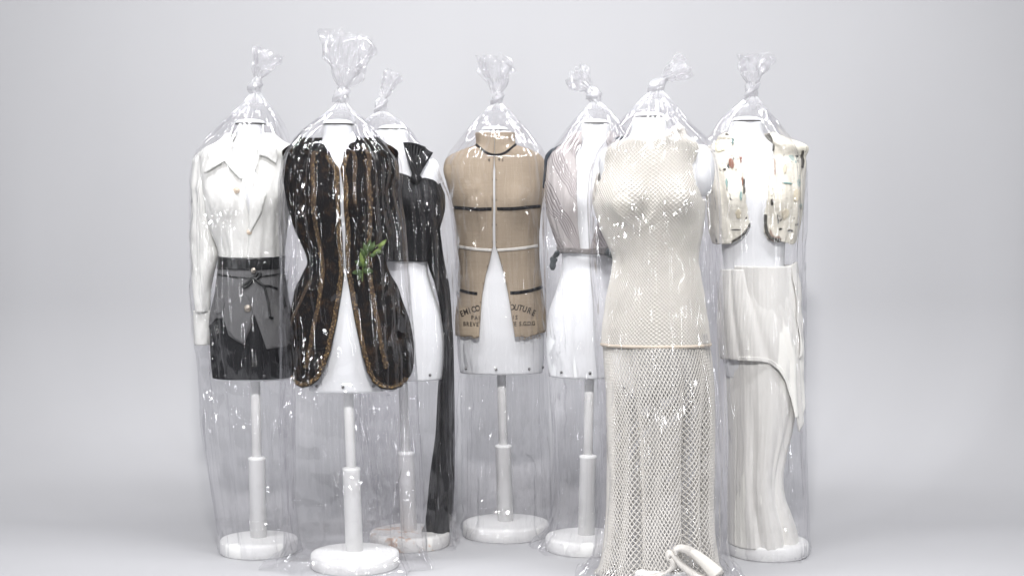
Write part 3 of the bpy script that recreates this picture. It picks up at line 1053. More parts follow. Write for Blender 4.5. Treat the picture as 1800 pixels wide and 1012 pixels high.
ra = lambda a, b, ya, ym, yb, n=14: [(a + (b - a) * i / (n - 1), ya * (1 - i / (n - 1)) ** 2 + 2 * (2 * ym - (ya + yb) / 2) * (1 - i / (n - 1)) * (i / (n - 1)) + yb * (i / (n - 1)) ** 2) for i in range(n)]
strip(f, 'neck_tape', M['tape_black'], g, ra(837, 907, 256, 275, 256), 4.2, vt)
strip(f, 'bust_tape', M['tape_black'], g, ra(799, 865, 363.5, 366.5, 367), 5, vt)
strip(f, 'bust_tape', M['tape_black'], g, ra(874, 950, 367, 365.5, 361.5), 5, vt)
strip(f, 'waist_tape', M['tape_white'], g, ra(806, 865, 431, 436, 438), 5, vt)
strip(f, 'waist_tape', M['tape_white'], g, ra(874, 945, 438, 435.5, 430), 5, vt)
strip(f, 'hip_tape', M['tape_black'], g, ra(809, 840, 510, 513, 514.5, 8), 5, vt)
strip(f, 'hip_tape', M['tape_black'], g, ra(897, 953, 513, 511, 504.5), 5.5, vt)
# hooks along the two front edges
for line, dx in ((fl, -1.5), (fr, 1.5)):
    L = np.array(line, float)
    for yy in (318, 352, 394, 424, 466, 497, 529, 562):
        xx = np.interp(yy, L[:, 1], L[:, 0]) + dx
        c = on_front(f, xx, yy, vt, 0.001)
        ball('hook', M['metal'], g, c, 0.0018, 0.6, (8, 6))
# frayed hem threads
rnd = random.Random(3)
for k in range(26):
    px = rnd.choice([rnd.uniform(812, 842), rnd.uniform(907, 950)])
    y0h = 587
    pl = [(px, y0h - 2), (px + rnd.uniform(-2, 2), y0h + 2), (px + rnd.uniform(-3, 3), y0h + rnd.uniform(3, 6))]
    tube('frayed_thread', M['burlap'], g, [on_front(f, a, min(b, 596), vo, 0.0) for a, b in pl], 0.0006, 5, res=3)


def lettering(text, size, place, cut=None, name='lettering'):
    """flat print: characters laid one by one on the cloth. place(i)->(px,py,angle)"""
    allv, allf = [], []
    for i, ch in enumerate(text):
        if ch == ' ':
            continue
        pl = place(i)
        if pl is None:
            continue
        cu = bpy.data.curves.new('t', 'FONT'); cu.body = ch; cu.size = 1.0; cu.align_x = 'CENTER'; cu.resolution_u = 3
        cu.offset = 0.022
        ob = bpy.data.objects.new('t', cu); COL.objects.link(ob)
        dg = bpy.context.evaluated_depsgraph_get(); dg.update()
        me = bpy.data.meshes.new_from_object(ob.evaluated_get(dg))
        bm = bmesh.new(); bm.from_mesh(me)
        bpy.data.objects.remove(ob); bpy.data.curves.remove(cu); bpy.data.meshes.remove(me)
        px, py, an = pl
        ca, sa = math.cos(an), math.sin(an)
        for v in bm.verts:
            x, y = v.co.x * size * 0.80, (v.co.y - 0.35) * size
            v.co = (px + x * ca + y * sa, py - (-x * sa * -1 + y * ca) if False else py + x * sa - y * ca, 0)
        if cut:
            a, nrm = cut
            geo = bm.verts[:] + bm.edges[:] + bm.faces[:]
            bmesh.ops.bisect_plane(bm, geom=geo, plane_co=(*a, 0), plane_no=(*nrm, 0), clear_outer=True)
        bmesh.ops.triangulate(bm, faces=bm.faces[:])
        bm.verts.index_update()
        o = len(allv)
        for v in bm.verts:
            allv.append(on_front(f, v.co.x, v.co.y, vo, 0.0022))
        for fc in bm.faces:
            allf.append([v.index + o for v in fc.verts])
        bm.free()
    if allv:
        mesh_obj(name, allv, allf, M['ink'], g, smooth_shade=False)


AX = {1: (813.5, 549.5), 2: (820.5, 546), 3: (827, 543.5), 5: (834, 541), 6: (841, 539), 7: (900, 537), 8: (907.5, 537.5), 9: (914.5, 538.5), 10: (921.5, 540.5), 11: (929.5, 543.5), 12: (937, 547.5)}
TXT = 'DEMI COOUTURE'


def arch(i):
    if i not in AX:
        return None
    px, py = AX[i]
    return (px, py, 0.42 * (px - 873) / 64.0)


cutL = ((844.5, 560), (1, 0)); cutR = ((899.0, 560), (-1, 0))
lettering(TXT, 13.5, lambda i: arch(i) if i < 7 else None, cutL)
lettering(TXT, 13.5, lambda i: arch(i) if i >= 7 else None, ((898.5, 560), (-1, 0)))
lettering('PARIS', 10, lambda i: (832 + i * 6.6, 555, -0.05) if i < 3 else None, cutL)
lettering('PARIS', 10, lambda i: (902 + (i - 3) * 5.5, 554, 0.05) if i >= 3 else None, ((900, 560), (-1, 0)))
lettering('BREVETE', 10, lambda i: (818.5 + i * 5.6, 566, -0.02) if i < 5 else None, cutL)
lettering('E', 10, lambda i: (905.5, 565, 0.0), ((902, 560), (-1, 0)))
lettering('S.G.D.G', 10, lambda i: (914 + i * 3.75, 565, 0.0))
lettering('4', 9, lambda i: (860, 284, 0))
lettering('42', 9, lambda i: (877.5 + i * 6, 283, 0))

# ================================================================== 5 striped tied blouse
f = F5
g = groot(f, 'striped_blouse', 'pinkish grey striped blouse open in front and tied at the waist', 'blouse')
brows = [(228, 1015, 1078), (250, 996, 1100), (265, 976, 1118), (290, 960, 1124), (330, 957, 1122), (370, 962, 1116), (400, 971, 1106), (425, 980, 1092), (446, 986, 1082)]
so5 = side_off(f, 0.013, brows, 0.006, 51, (8, 7), 1.8)
panel(f, 'front_panel', M['striped'], g, ped(f, [(1022, 232), (1019, 262), (1013, 300), (1011, 350), (1014, 400), (1018, 440)]) + [('t', -0.9, 442), ('t', -1.6, 442), ('t', -2.9, 442), ('t', -2.9, 236), ('t', -1.5, 236), ('t', -0.9, 234)], so5, 0.006)
panel(f, 'front_panel', M['striped'], g, ped(f, [(1068, 232), (1066, 262), (1060, 300), (1056, 350), (1045, 400), (1034, 440)]) + [('t', 0.9, 442), ('t', 1.6, 442), ('t', 2.9, 442), ('t', 2.9, 236), ('t', 1.5, 236), ('t', 0.9, 234)], so5, 0.006)
panel(f, 'shoulder_yoke', M['navy'], g, [('t', -1.15, 268), ('t', -1.35, 262), ('t', -1.8, 258), ('t', -1.8, 330), ('t', -1.5, 330), ('t', -1.32, 300)], plus(so5, 0.004), 0.005)
panel(f, 'shoulder_yoke', M['navy'], g, [('t', 0.75, 246), ('t', 1.0, 268), ('t', 1.35, 300), ('t', 1.8, 300), ('t', 1.8, 244), ('t', 1.3, 242)], plus(so5, 0.004), 0.005)
panel(f, 'waist_tie', M['band'], g, [('t', -2.9, 434), ('t', -1.5, 433)] + ped(f, [(1005, 434), (1030, 436), (1060, 432)]) + [('t', 1.5, 428), ('t', 2.9, 430), ('t', 2.9, 448), ('t', 1.5, 452)] + ped(f, [(1060, 447), (1030, 445), (1005, 443)]) + [('t', -1.5, 444), ('t', -2.9, 448)], plus(so5, 0.006), 0.005)
tube('tie_end', M['tie'], g, [on_front(f, 987, 441, so5, 0.012), on_front(f, 985, 452, so5, 0.02), on_front(f, 985, 462, so5, 0.022) + np.array([-0.004, 0, 0]), on_front(f, 983, 476, so5, 0.02) + np.array([-0.006, 0, 0])], 0.010, 10, 0.5, lambda t: 0.7 + 0.5 * math.sin(PI * t) + 0.2 * math.sin(17 * t))
tube('tie_end', M['tie'], g, [on_front(f, 1060, 440, so5, 0.012), on_front(f, 1072, 448, so5, 0.02), on_front(f, 1080, 462, so5, 0.015)], 0.012, 10, 0.5)

# ================================================================== 6 cream crochet dress
f = F6
g = groot(f, 'crochet_dress', 'long cream crochet dress with net skirt trailing on the floor', 'dress')
drows = [(222, 1090, 1200), (250, 1070, 1222), (290, 1056, 1232), (330, 1047, 1236), (360, 1046, 1236), (400, 1058, 1232), (430, 1072, 1226), (455, 1082, 1222), (480, 1080, 1226), (520, 1070, 1235), (560, 1064, 1241), (607, 1060, 1246)]
od = side_off(f, 0.005, drows, 0.002, 61, (6, 6), 1.8)
zw = float(f.z(470))


def od2(th, z):
    # tension creases round the waist
    c = 0.0045 * ridge(th * 1.6 + z * 9, z * 16 - th * 2.2, 0.3, 66) * np.exp(-((z - zw) / 0.09) ** 2)
    zb = z - 1.205
    x = np.sin(th) * 0.145
    c = c + 0.020 * (np.exp(-((x - 0.062) / 0.045) ** 2 - (zb / 0.055) ** 2) + np.exp(-((x + 0.075) / 0.045) ** 2 - (zb / 0.055) ** 2)) * (np.cos(th) > 0)
    # drape hanging in a loop from the left strap
    rr = np.sqrt(((x + 0.045) / 0.048) ** 2 + ((z - 1.195) / 0.075) ** 2)
    c = c + 0.006 * np.exp(-((rr - 1) / 0.16) ** 2) * (np.cos(th) > 0) * smooth(1.26, 1.18, z)
    return od(th, z) + c


topline = [('t', -1.9, 300)] + ped(f, [(1052, 322), (1062, 290), (1076, 258), (1092, 252), (1112, 246), (1135, 247), (1158, 244), (1172, 236), (1178, 226), (1190, 220), (1201, 226), (1208, 250), (1213, 290), (1219, 330), (1228, 348)]) + [('t', 1.55, 352), ('t', 1.9, 350)]
body_poly_pts = topline + [('t', 3.05, 330), ('t', 3.05, 606), ('t', 1.5, 606), ('t', 0, 607), ('t', -1.5, 606), ('t', -3.05, 606), ('t', -3.05, 300)]
panel(f, 'bodice', M['cream'], g, body_poly_pts, od2, 0.007, 0.002)

def net(name, parent, pos, nu, nv, keep=None, thick=0.003, wrap=True):
    """open net of diamond meshes; pos(u,v) with u,v arrays in 0..1"""
    cols = nu
    jj, ii = np.meshgrid(np.arange(nv + 1), np.arange(cols), indexing='ij')
    U = ((ii + 0.5 * (jj % 2)) / cols); Vv = jj / nv
    P, aux = pos(U.ravel(), Vv.ravel())
    fs = []
    for j in range(0, nv - 1):
        for i in range(cols):
            o = j % 2
            a = j * cols + i
            r = (j + 1) * cols + (i + o) % cols
            l = (j + 1) * cols + (i + o - 1) % cols
            b = (j + 2) * cols + i
            if keep is not None and not (keep[a] and keep[b] and keep[l] and keep[r]):
                continue
            if not wrap and abs(U.ravel()[l] - U.ravel()[r]) > 0.5:
                continue
            fs.append((a, r, b, l))
    used = sorted({k for q in fs for k in q}); mp = {k: n for n, k in enumerate(used)}
    o = mesh_obj(name, P[used], [[mp[k] for k in q] for q in fs], M['crochet'], parent)
    m = o.modifiers.new('strands', 'WIREFRAME')
    m.thickness = thick; m.use_even_offset = False; m.use_boundary = True; m.use_replace = True
    o['kind'] = 'stuff'
    return o


z1, z0 = float(f.z(225)), float(f.z(606))
polyb = []
for k in body_poly_pts:
    polyb.append((k[1], float(f.z(k[2]))) if k[0] == 't' else (f.theta(k[1], k[2], od2), float(f.z(k[2]))))


def body_net(u, v):
    th = -PI + 2 * PI * u
    z = z1 + (z0 - z1) * v
    th2 = th + 0.25 * (z - 1.0)
    th2 = (th2 + PI) % (2 * PI) - PI
    return f.pt(th2, z, od2(th2, z) + 0.0042), (th2, z)


nu_, nv_ = 84, 112
jj, ii = np.meshgrid(np.arange(nv_ + 1), np.arange(nu_), indexing='ij')
_, (tt, zz2) = body_net(((ii + 0.5 * (jj % 2)) / nu_).ravel(), (jj / nv_).ravel())
kp = inside(polyb, np.stack([tt, zz2], 1))
net('bodice_net', g, body_net, nu_, nv_, kp, 0.0040)
# cowl flap at the bust
cw = plus(od, 0.006)
for (a, b, c2, d) in ((1170, 230, 1176, 225), (1188, 228, 1190, 232)):
    ball('strap_button', M['cream'], g, on_front(f, 1186, 229, od, 0.012), 0.009, 0.5)
    break
# hip cord
nt = 120
zc = float(f.z(604.5))
th = np.linspace(0, 2 * PI, nt, endpoint=False)
cp = f.pt(th, np.full(nt, zc), od(((th + PI) % (2 * PI)) - PI, np.full(nt, zc)) + 0.005)
vs = []
for i in range(nt):
    c = cp[i]; nrm = np.array([math.sin(th[i]), -math.cos(th[i]), 0])
    for k in range(8):
        an = 2 * PI * k / 8
        vs.append(c + nrm * 0.0045 * math.cos(an) + np.array([0, 0, 1]) * 0.0050 * math.sin(an))
fs = []
for i in range(nt):
    for k in range(8):
        a = i * 8 + k; b = i * 8 + (k + 1) % 8
        a2 = ((i + 1) % nt) * 8 + k; b2 = ((i + 1) % nt) * 8 + (k + 1) % 8
        fs.append((a, b, b2, a2))
mesh_obj('hip_cord', vs, fs, M['cord'], g)
# net skirt
srows = [(606, 1061, 1246), (640, 1063, 1251), (700, 1066, 1255), (760, 1066, 1256), (820, 1066, 1255), (880, 1065, 1254), (930, 1062, 1255), (970, 1057, 1260), (1000, 1050, 1268), (1018, 1042, 1272)]
szs = np.array([float(f.z(r[0])) for r in srows])
scx = np.array([float(f.lx((r[1] + r[2]) / 2)) for r in srows])
shw = np.array([float(X(r[2], f.D) - X(r[1], f.D)) / 2 for r in srows])
szs[-1] = 0.012


def skirt_net(u, v):
    th = -PI + 2 * PI * u
    z = szs[0] + (szs[-1] - szs[0]) * v
    sh = 0.35 * v
    th = (th + sh + PI) % (2 * PI) - PI
    h = pchip(szs, shw, z); c = pchip(szs, scx, z)
    a = smooth(0.0, 0.5, v)
    fold = 0.035 * np.cos(5 * th + 1.0) + 0.05 * np.cos(9 * th + 0.6 + 1.5 * v) + 0.02 * np.cos(17 * th + 2)
    deep = 0.42 * np.exp(-((th - 0.42 - 0.10 * v) / 0.10) ** 2) + 0.30 * np.exp(-((th - 0.95) / 0.12) ** 2) + 0.22 * np.exp(-((th + 0.62 - 0.2 * v) / 0.10) ** 2)
    m = 1 - a * (0.06 + fold * 0.7 + deep * 0.75)
    side = np.abs(np.sin(th)) ** 4
    m = m * (1 - side) + side * (1 - 0.25 * (1 - m))
    dep = 0.118 + 0.02 * smooth(0.3, 0, z)
    x = c + h * np.sin(th) * m
    y = -dep * np.cos(th) * m
    zz = z + 0.004 * vn(th * 4, z * 20, 0, 5) * smooth(0.2, 0.02, z) + 0.0008 * vn(th * 31, z * 90, 0, 15)
    x = x + 0.0008 * vn(th * 33, z * 80, 3, 16)
    return np.stack([x, y, np.maximum(zz, 0.006)], -1), None


net('skirt_net', g, skirt_net, 90, 74, None, 0.0060)


# rolled hem trailing in loops on the floor
def at_front(px, py, y):
    D = f.D + y
    return (float(X(px, D)) - f.x0, y, max(float(Z(py, D)), 0.010))


def folded_band(name, outer, inner, y0, y1, parent, mat, bulge=0.010):
    n = 60
    A = np.array([at_front(p[0], p[1], y0) for p in outer]); B = np.array([at_front(p[0], p[1], y1) for p in inner])
    ta = np.linspace(0, 1, len(A)); tt = np.linspace(0, 1, n)
    A = np.stack([pchip_any(ta, A[:, k], tt) for k in range(3)], 1); B = np.stack([pchip_any(ta, B[:, k], tt) for k in range(3)], 1)
    vs = []
    for j in range(9):
        v = j / 8
        P = A * (1 - v) + B * v
        P[:, 1] -= bulge * math.sin(PI * v) ** 0.7
        vs += list(P)
    mesh_obj(name, vs, grid_faces(n, 9, False), mat, parent, thick=0.005)


folded_band('hem_fold', [(1186, 972), (1184, 963), (1195, 957), (1213, 960), (1240, 976), (1270, 1000)], [(1189, 974), (1190, 968), (1198, 968), (1211, 974), (1230, 992), (1250, 1016)], -0.150, -0.158, g, M['crochet'])
folded_band('hem_fold', [(1172, 982), (1170, 974), (1175, 966), (1186, 972), (1201, 988), (1226, 1004), (1250, 1016)], [(1176, 984), (1175, 979), (1179, 976), (1184, 982), (1195, 996), (1214, 1012), (1232, 1024)], -0.145, -0.160, g, M['crochet'])
folded_band('hem_fold', [(1181, 978), (1187, 988), (1184, 999), (1160, 1006), (1125, 1012), (1085, 1014)], [(1176, 982), (1179, 990), (1175, 1000), (1156, 1014), (1125, 1024), (1085, 1026)], -0.150, -0.165, g, M['crochet'])

# ================================================================== 7 painted bolero and white knit skirt
f = F7
g = groot(f, 'bolero', 'cream painted patchwork bolero with charred edges, open in front', 'bolero')
prow = [(230, 1282, 1350), (245, 1262, 1378), (258, 1252, 1412), (280, 1250, 1415), (310, 1248, 1414), (340, 1246, 1412), (380, 1246, 1408), (410, 1250, 1402), (430, 1255, 1396)]
ob = side_off(f, 0.012, prow, 0.005, 71, (7, 8), 1.8)
panel(f, 'front_panel', M['patch'], g, ragged(f, [(1282, 236), (1288, 262), (1297, 290), (1302, 320), (1301, 350), (1306, 375), (1310, 392), (1304, 406), (1294, 418), (1280, 426)], 1.3, 1) + [('t', -1.3, 428), ('t', -2.6, 420), ('t', -2.6, 236), ('t', -1.5, 234)], ob, 0.005, 0.003)
panel(f, 'front_panel', M['patch'], g, ragged(f, [(1350, 236), (1352, 262), (1352, 290), (1342, 320), (1338, 350), (1334, 375), (1334, 405), (1340, 418), (1354, 424), (1372, 424), (1386, 428)], 1.3, 2) + [('t', 1.45, 424), ('t', 2.6, 420), ('t', 2.6, 236), ('t', 1.5, 234)], ob, 0.005, 0.003)
oe = plus(ob, 0.005)
rnd = random.Random(12)
for (px, py, w, h, m) in ((1279, 291, 5, 10, 'rust'), (1297, 322, 2.2, 9, 'rust'), (1296, 283, 2.5, 8, 'rust'), (1270, 325, 2.2, 10, 'teal'), (1293, 345, 3, 7, 'teal'), (1283, 252, 2.5, 7, 'teal'), (1275, 239, 4, 3, 'edge'), (1268, 300, 3, 2, 'edge'),
                          (1352, 264, 2, 8, 'edge'), (1363, 401, 3, 2.5, 'edge'), (1381, 404, 6, 2, 'edge'), (1394, 278, 3, 2, 'edge'), (1346, 355, 3, 5, 'edge'), (1376, 325, 9, 1.6, 'teal'), (1372, 300, 3, 9, 'sand'), (1392, 345, 8, 12, 'sand'), (1370, 375, 7, 12, 'sand'), (1290, 375, 6, 10, 'sand'), (1262, 262, 8, 10, 'lemon'), (1286, 402, 9, 1.6, 'edge')):
    po = []
    for k in range(11):
        a = 2 * PI * k / 11; q1 = rnd.uniform(0.6, 1.15)
        po.append((px + w * q1 * math.cos(a), py + h * q1 * math.sin(a)))
    panel(f, 'painted_patch', M[m], g, ped(f, po), plus(ob, 0.0042), 0.004, 0.001)
strip(f, 'charred_edge', M['edge'], g, [(1310, 392), (1307, 400), (1301, 408), (1292, 416), (1280, 423)], 4, oe)
strip(f, 'charred_edge', M['edge'], g, [(1336, 376), (1336, 392), (1339, 406), (1345, 416), (1355, 420), (1364, 421)], 6, oe)
strip(f, 'charred_edge', M['edge'], g, [(1405, 270), (1407, 284), (1405, 296)], 5, oe)
strip(f, 'charred_edge', M['edge'], g, [(1300, 318), (1299, 332), (1298, 342)], 3, oe)

g = groot(f, 'knit_skirt', 'long white rib knit skirt with a draped pointed overpanel', 'skirt')
krow = [(466, 1280, 1394), (500, 1278, 1397), (560, 1276, 1401), (620, 1276, 1403), (680, 1278, 1402), (720, 1279, 1399), (760, 1281, 1392), (800, 1281, 1382), (840, 1280, 1376), (870, 1280, 1379), (900, 1279, 1390), (930, 1279, 1400), (952, 1279, 1405)]


def kfold(T, ZZ):
    t = (T + PI) % (2 * PI) - PI
    d = smooth(0.62, 0.35, ZZ)
    return 0.02 + d * (0.08 * np.exp(-((t - 0.28 - 0.5 * (0.6 - ZZ)) / 0.13) ** 2) + 0.10 * np.exp(-((t - 0.75 + 0.35 * (0.5 - ZZ)) / 0.12) ** 2) + 0.09 * np.exp(-((t + 0.45 - 0.4 * (0.5 - ZZ)) / 0.14) ** 2)) + 0.012 * vn(t * 7, ZZ * 5, 0, 77) + 0.010 * vn(t * 15, ZZ * 3, 4, 78)


loft(f, 'skirt_body', M['knit'], g, krow, lambda z: 0.128 + 0.008 * smooth(0.9, 0.4, z), 180, 150, kfold)


def overfold(th, z):
    zt = float(f.z(466)); d = np.clip((zt - z) / 0.32, 0, 1)
    tops = [-1.25, -0.85, -0.35, 0.05, 0.28, 0.52, 0.8, 1.1]
    o = 0
    for k, t0 in enumerate(tops):
        o = o + np.exp(-((th - t0 - d * (0.25 + 0.08 * k)) / (0.05 + 0.05 * d)) ** 2)
    return -0.009 * o * (0.4 + 0.6 * d)


ko = side_off(f, lambda th, z: 0.022 + 0.012 * smooth(0.9, 0.6, z), [(464, 1277, 1397), (500, 1275, 1401), (560, 1273, 1405), (620, 1273, 1408), (665, 1275, 1408)], 0.002, 81, (5, 4), 1.8)
kof = lambda th, z: np.maximum(ko(th, np.maximum(z, 0.60)) + overfold(th, z) + 0.006, 0.008)


class LowForm(Form):
    """the same form continued straight down below its hem, for cloth that hangs free"""
    def raw(s, th, z):
        z = np.asarray(z, float)
        p = Form.raw(s, th, np.maximum(z, 0.602))
        p = np.array(p)
        th, z = np.broadcast_arrays(np.asarray(th, float), z)
        p[..., 0] += s.lean * (np.minimum(z - 0.602, 0))
        p[..., 2] = z
        return p


fl7 = LowForm(5.05, 1350, 1313, 1.0, 0.012, W7, base_r=0.136)
panel(fl7, 'overpanel', M['knit'], g, [('t', -1.7, 474)] + ped(fl7, [(1284, 472), (1310, 473), (1340, 472), (1365, 470), (1385, 464)]) + [('t', 1.45, 460), ('t', 1.8, 462), ('t', 1.8, 640), ('t', 1.5, 700)] +
      ped(fl7, [(1400, 745), (1396, 752), (1391, 730), (1383, 695), (1372, 665), (1358, 642), (1340, 628), (1318, 625), (1295, 626)]) + [('t', -1.2, 628), ('t', -1.7, 628)], kof, 0.006, 0.004)
strip(fl7, 'rib_edge', M['knit'], g, [(1288, 624), (1305, 623), (1325, 624), (1342, 628), (1358, 640), (1372, 662), (1382, 690), (1390, 725)], 7, plus(kof, 0.003), 0.004)
panel(fl7, 'side_fold', M['knit'], g, ped(fl7, [(1384, 463), (1394, 459), (1399, 475), (1401, 540), (1401, 620), (1395, 625), (1392, 560), (1388, 500)]), plus(kof, 0.009), 0.005, 0.003)

# ------------------------------------------------------------------ plastic bags


def film(name, parent, P, nu, nv, gather, mat, wrap=True):
    o = mesh_obj(name, P.reshape(-1, 3), grid_faces(nu, nv, wrap), mat, parent)
    a = o.data.attributes.new('gather', 'FLOAT', 'POINT')
    a.data.foreach_set('value', np.asarray(gather, np.float32).ravel())
    return o


def build_bag(f, label, rows, knot, tail, seed, dep=0.150, spread=0.02, NU=230, NV=290, crumple=1.0, ycen=0.0, kr=0.021):
    root = thing('plastic_bag', label, 'plastic bag', (f.x0, f.y0, 0), 'knotted clear plastic bags over the forms')
    rs = np.random.RandomState(seed)
    zs = [float(f.z(r[0])) for r in rows]; zs[-1] = 0.004
    zs = np.array(zs)
    cx = np.array([float(f.lx((r[1] + r[2]) / 2)) for r in rows])
    hw = np.array([float(X(r[2], f.D) - X(r[1], f.D)) / 2 for r in rows])
    ztop = zs[0]
    t = np.linspace(0, 1, NV)
    zz = ztop + (zs[-1] - ztop) * (0.45 * t ** 1.6 + 0.55 * t)
    th = np.linspace(0, 2 * PI, NU, endpoint=False)
    T, ZZ = np.meshgrid(th, zz)
    h = pchip(zs, hw, ZZ); c = pchip(zs, cx, ZZ)
    d = ztop - ZZ
    fb = np.where(np.cos(T) > 0, dep + 0.024, dep - 0.008)
    dd = np.minimum(h * 0.92, fb)
    dd = np.where(ZZ < 0.2, np.maximum(dd, np.minimum(f.base_r + 0.01, 0.2) * smooth(0.25, 0.1, ZZ)), dd)
    p = 2 / 2.15
    sn, cs = np.sin(T), np.cos(T)
    # pleats running out of the knot
    fold = 0
    for k, a in ((5, .6), (9, 1.0), (13, 1.0), (19, .45), (29, .12)):
        ph = rs.uniform(0, 6.28); w = rs.uniform(-2.0, 2.0)
        fold = fold + a * (1 - np.abs(np.sin(k * T / 2 + ph + w * d)) ** 0.8)
    fold = fold / 2.2
    A = 0.42 * np.exp(-d / 0.055) + 0.20 * np.exp(-d / 0.16) + 0.055 * np.exp(-d / 0.4)
    # soft hanging folds lower down
    soft = 0.022 * (vn(sn * 2.2 + 9, cs * 2.2, ZZ * 1.3, seed) + 0.6 * vn(sn * 5, cs * 5 + 3, ZZ * 1.6, seed + 1)) * (0.35 + 1.3 * smooth(0.75, 0.35, ZZ))
    long = 0.013 * ridge(sn * 5, cs * 5, ZZ * 0.7 + 2, seed + 3) ** 6 + 0.006 * ridge(sn * 11 + ZZ * 1.5, cs * 11, ZZ * 1.1, seed + 4) ** 5
    m = 1 - A * fold
    x0 = c + h * np.sign(sn) * np.abs(sn) ** p * m
    y0 = ycen - dd * np.sign(cs) * np.abs(cs) ** p * m
    # crumpled patches
    px, py, pz = sn * h, cs * dd, ZZ
    mask = smooth(0.05, 0.55, vn(px * 9, py * 9, pz * 6, seed + 11) + 0.25 * np.exp(-((ZZ - 1.15) / 0.25) ** 2))
    # creased film: crossing sets of straight-sided folds, most of them running up and down
    ts = (T + PI) % (2 * PI) - PI
    sc_ = ts * 0.165
    wx = 0.030 * vn(sc_ * 7 + 5, ZZ * 4, 0.2, seed + 51) + 0.008 * vn(sc_ * 25, ZZ * 14, 0.6, seed + 52)
    wz = 0.040 * vn(sc_ * 6, ZZ * 5, 0.9, seed + 53)
    cr = 0
    for k in range(10):
        obl = k >= 4
        an = rs.normal(0, 0.25) if not obl else rs.uniform(0.55, 1.45) * rs.choice([-1, 1])
        fq = rs.uniform(5, 14) if not obl else rs.uniform(4, 13)
        v = fq * ((sc_ + wx) * math.cos(an) + (ZZ + wz) * math.sin(an)) + rs.uniform(0, 9)
        own = smooth(-0.05, 0.40, vn(sc_ * 4.5 + 3 * k, ZZ * 3.0, k * 1.7, seed + 60 + k))
        cr = cr + own * np.abs(v - np.floor(v) - 0.5) * 2 * ((0.060 if not obl else 0.072) / fq)
    cr = crumple * cr * (0.35 + 0.9 * mask)
    cr = cr * smooth(0.0, 0.1, d)
    inn = soft * smooth(0.05, 0.3, d) - (cr + long) * smooth(0.02, 0.15, d)
    edge = np.abs(sn) ** 8
    inn = inn * (1 - 0.75 * edge)
    inn = np.minimum(inn, 0.012)
    x0 = x0 + inn * sn
    y0 = y0 - inn * cs
    # puddle of film on the floor
    fl = smooth(0.075, 0.004, ZZ)
    out = spread * (0.5 + 0.5 * vn(sn * 4, cs * 4, 0.3, seed + 21) + 0.4 * vn(sn * 11, cs * 11, 0.7, seed + 22)) * fl
    x0 = x0 + out * sn; y0 = y0 - out * cs * 0.7
    z2 = ZZ + 0.020 * fl * np.clip(vn(sn * 9, cs * 9, ZZ * 40, seed + 23), 0, 1) + 0.008 * fl * np.clip(vn(sn * 21, cs * 21, ZZ * 70, seed + 24), 0, 1)
    P = np.stack([x0, y0, z2], -1)
    g = np.clip(0.034 / np.maximum(h, 0.01) - 0.26, 0, 1)
    g = g + 0.12 * fl + 0.022 * smooth(0.68, 0.45, ZZ)
    film('film', root, P, NU, NV, np.clip(g, 0, 1), M['film'])
    # knot: a lump wound round by one turn of twisted film
    kx, kz = float(f.lx(knot[0])), float(f.z(knot[1]))
    tdir = np.array([tail[0], 0.0, -tail[1]], float); L = np.linalg.norm(tdir) * f.D / FPX; tdir /= np.linalg.norm(tdir)
    nu, nv = 56, 40
    U, V = np.meshgrid(np.linspace(0, 2 * PI, nu, endpoint=False), np.linspace(0.0, 1, nv))
    zk0 = ztop - 0.01
    ax0 = np.array([float(pchip(zs, cx, np.array(zk0))), ycen, zk0]); ax1 = np.array([kx, ycen, kz]) + tdir * kr * 1.1
    rad = 0.0105 + (kr - 0.0105) * np.sin(PI * np.clip(V, 0, 1)) ** 0.8
    rad = rad * (1 + 0.10 * np.cos(7 * U + 6 * V + seed) + 0.10 * np.cos(4 * U - 5 * V) + 0.05 * vn(np.cos(U) * 5, np.sin(U) * 5, V * 9, seed))
    cen = ax0[None, None] * (1 - V[..., None]) + ax1[None, None] * V[..., None]
    cen = cen + np.array([kx - (ax0[0] + ax1[0]) / 2, 0, 0]) * np.sin(PI * V)[..., None]
    Pk = cen + np.stack([np.cos(U) * rad, np.sin(U) * rad * 0.9, 0.35 * rad * np.cos(U + 2 * V + seed)], -1)
    k1 = film('knot', root, Pk, nu, nv, np.full(U.shape, 0.55), M['film_knot'])
    # the wound turn
    nb, nr = 48, 16
    Ub, Wb = np.meshgrid(np.linspace(0, 2 * PI, nr, endpoint=False), np.linspace(0, 2 * PI, nb))
    kc = (ax0 + ax1) / 2; kc[0] = kx
    rr = kr * 0.42 * (1 + 0.18 * np.cos(5 * Ub + 3 * Wb)); Rr = kr * 0.85
    tilt = 0.5 + 0.3 * math.sin(seed)
    bx = (Rr + rr * np.cos(Ub)) * np.cos(Wb); by = (Rr + rr * np.cos(Ub)) * np.sin(Wb); bz = rr * np.sin(Ub) * 1.2 + bx * tilt
    film('knot_turn', root, np.stack([kc[0] + bx, kc[1] + by * 0.9, kc[2] + bz], -1), nr, nb, np.full(Ub.shape, 0.4), M['film_knot'])
    # tail: the flared, ruffled free end
    nu, nv = 150, 60
    U, V = np.meshgrid(np.linspace(0, 2 * PI, nu, endpoint=False), np.linspace(0, 1, nv))
    hwid = tail[2] * f.D / FPX
    side = np.array([tdir[2], 0, -tdir[0]])
    ru = 0
    for k, a in ((4, .6), (7, 1.0), (12, .8), (19, .5)):
        ru = ru + a * np.abs(np.sin(k * U / 2 + rs.uniform(0, 6) + rs.uniform(-1, 1) * V))
    ru = ru / 2.0
    grow = 0.009 + (hwid - 0.009) * np.clip(V, 0, 1) ** tail[3]
    rad = grow * (1 - (0.45 + 0.15 * (1 - V)) * (1 - ru)) * (1 - 0.18 * smooth(0.75, 1.0, V))
    wob = vn(np.cos(U) * 3, np.sin(U) * 3, V * 4, seed + 31)
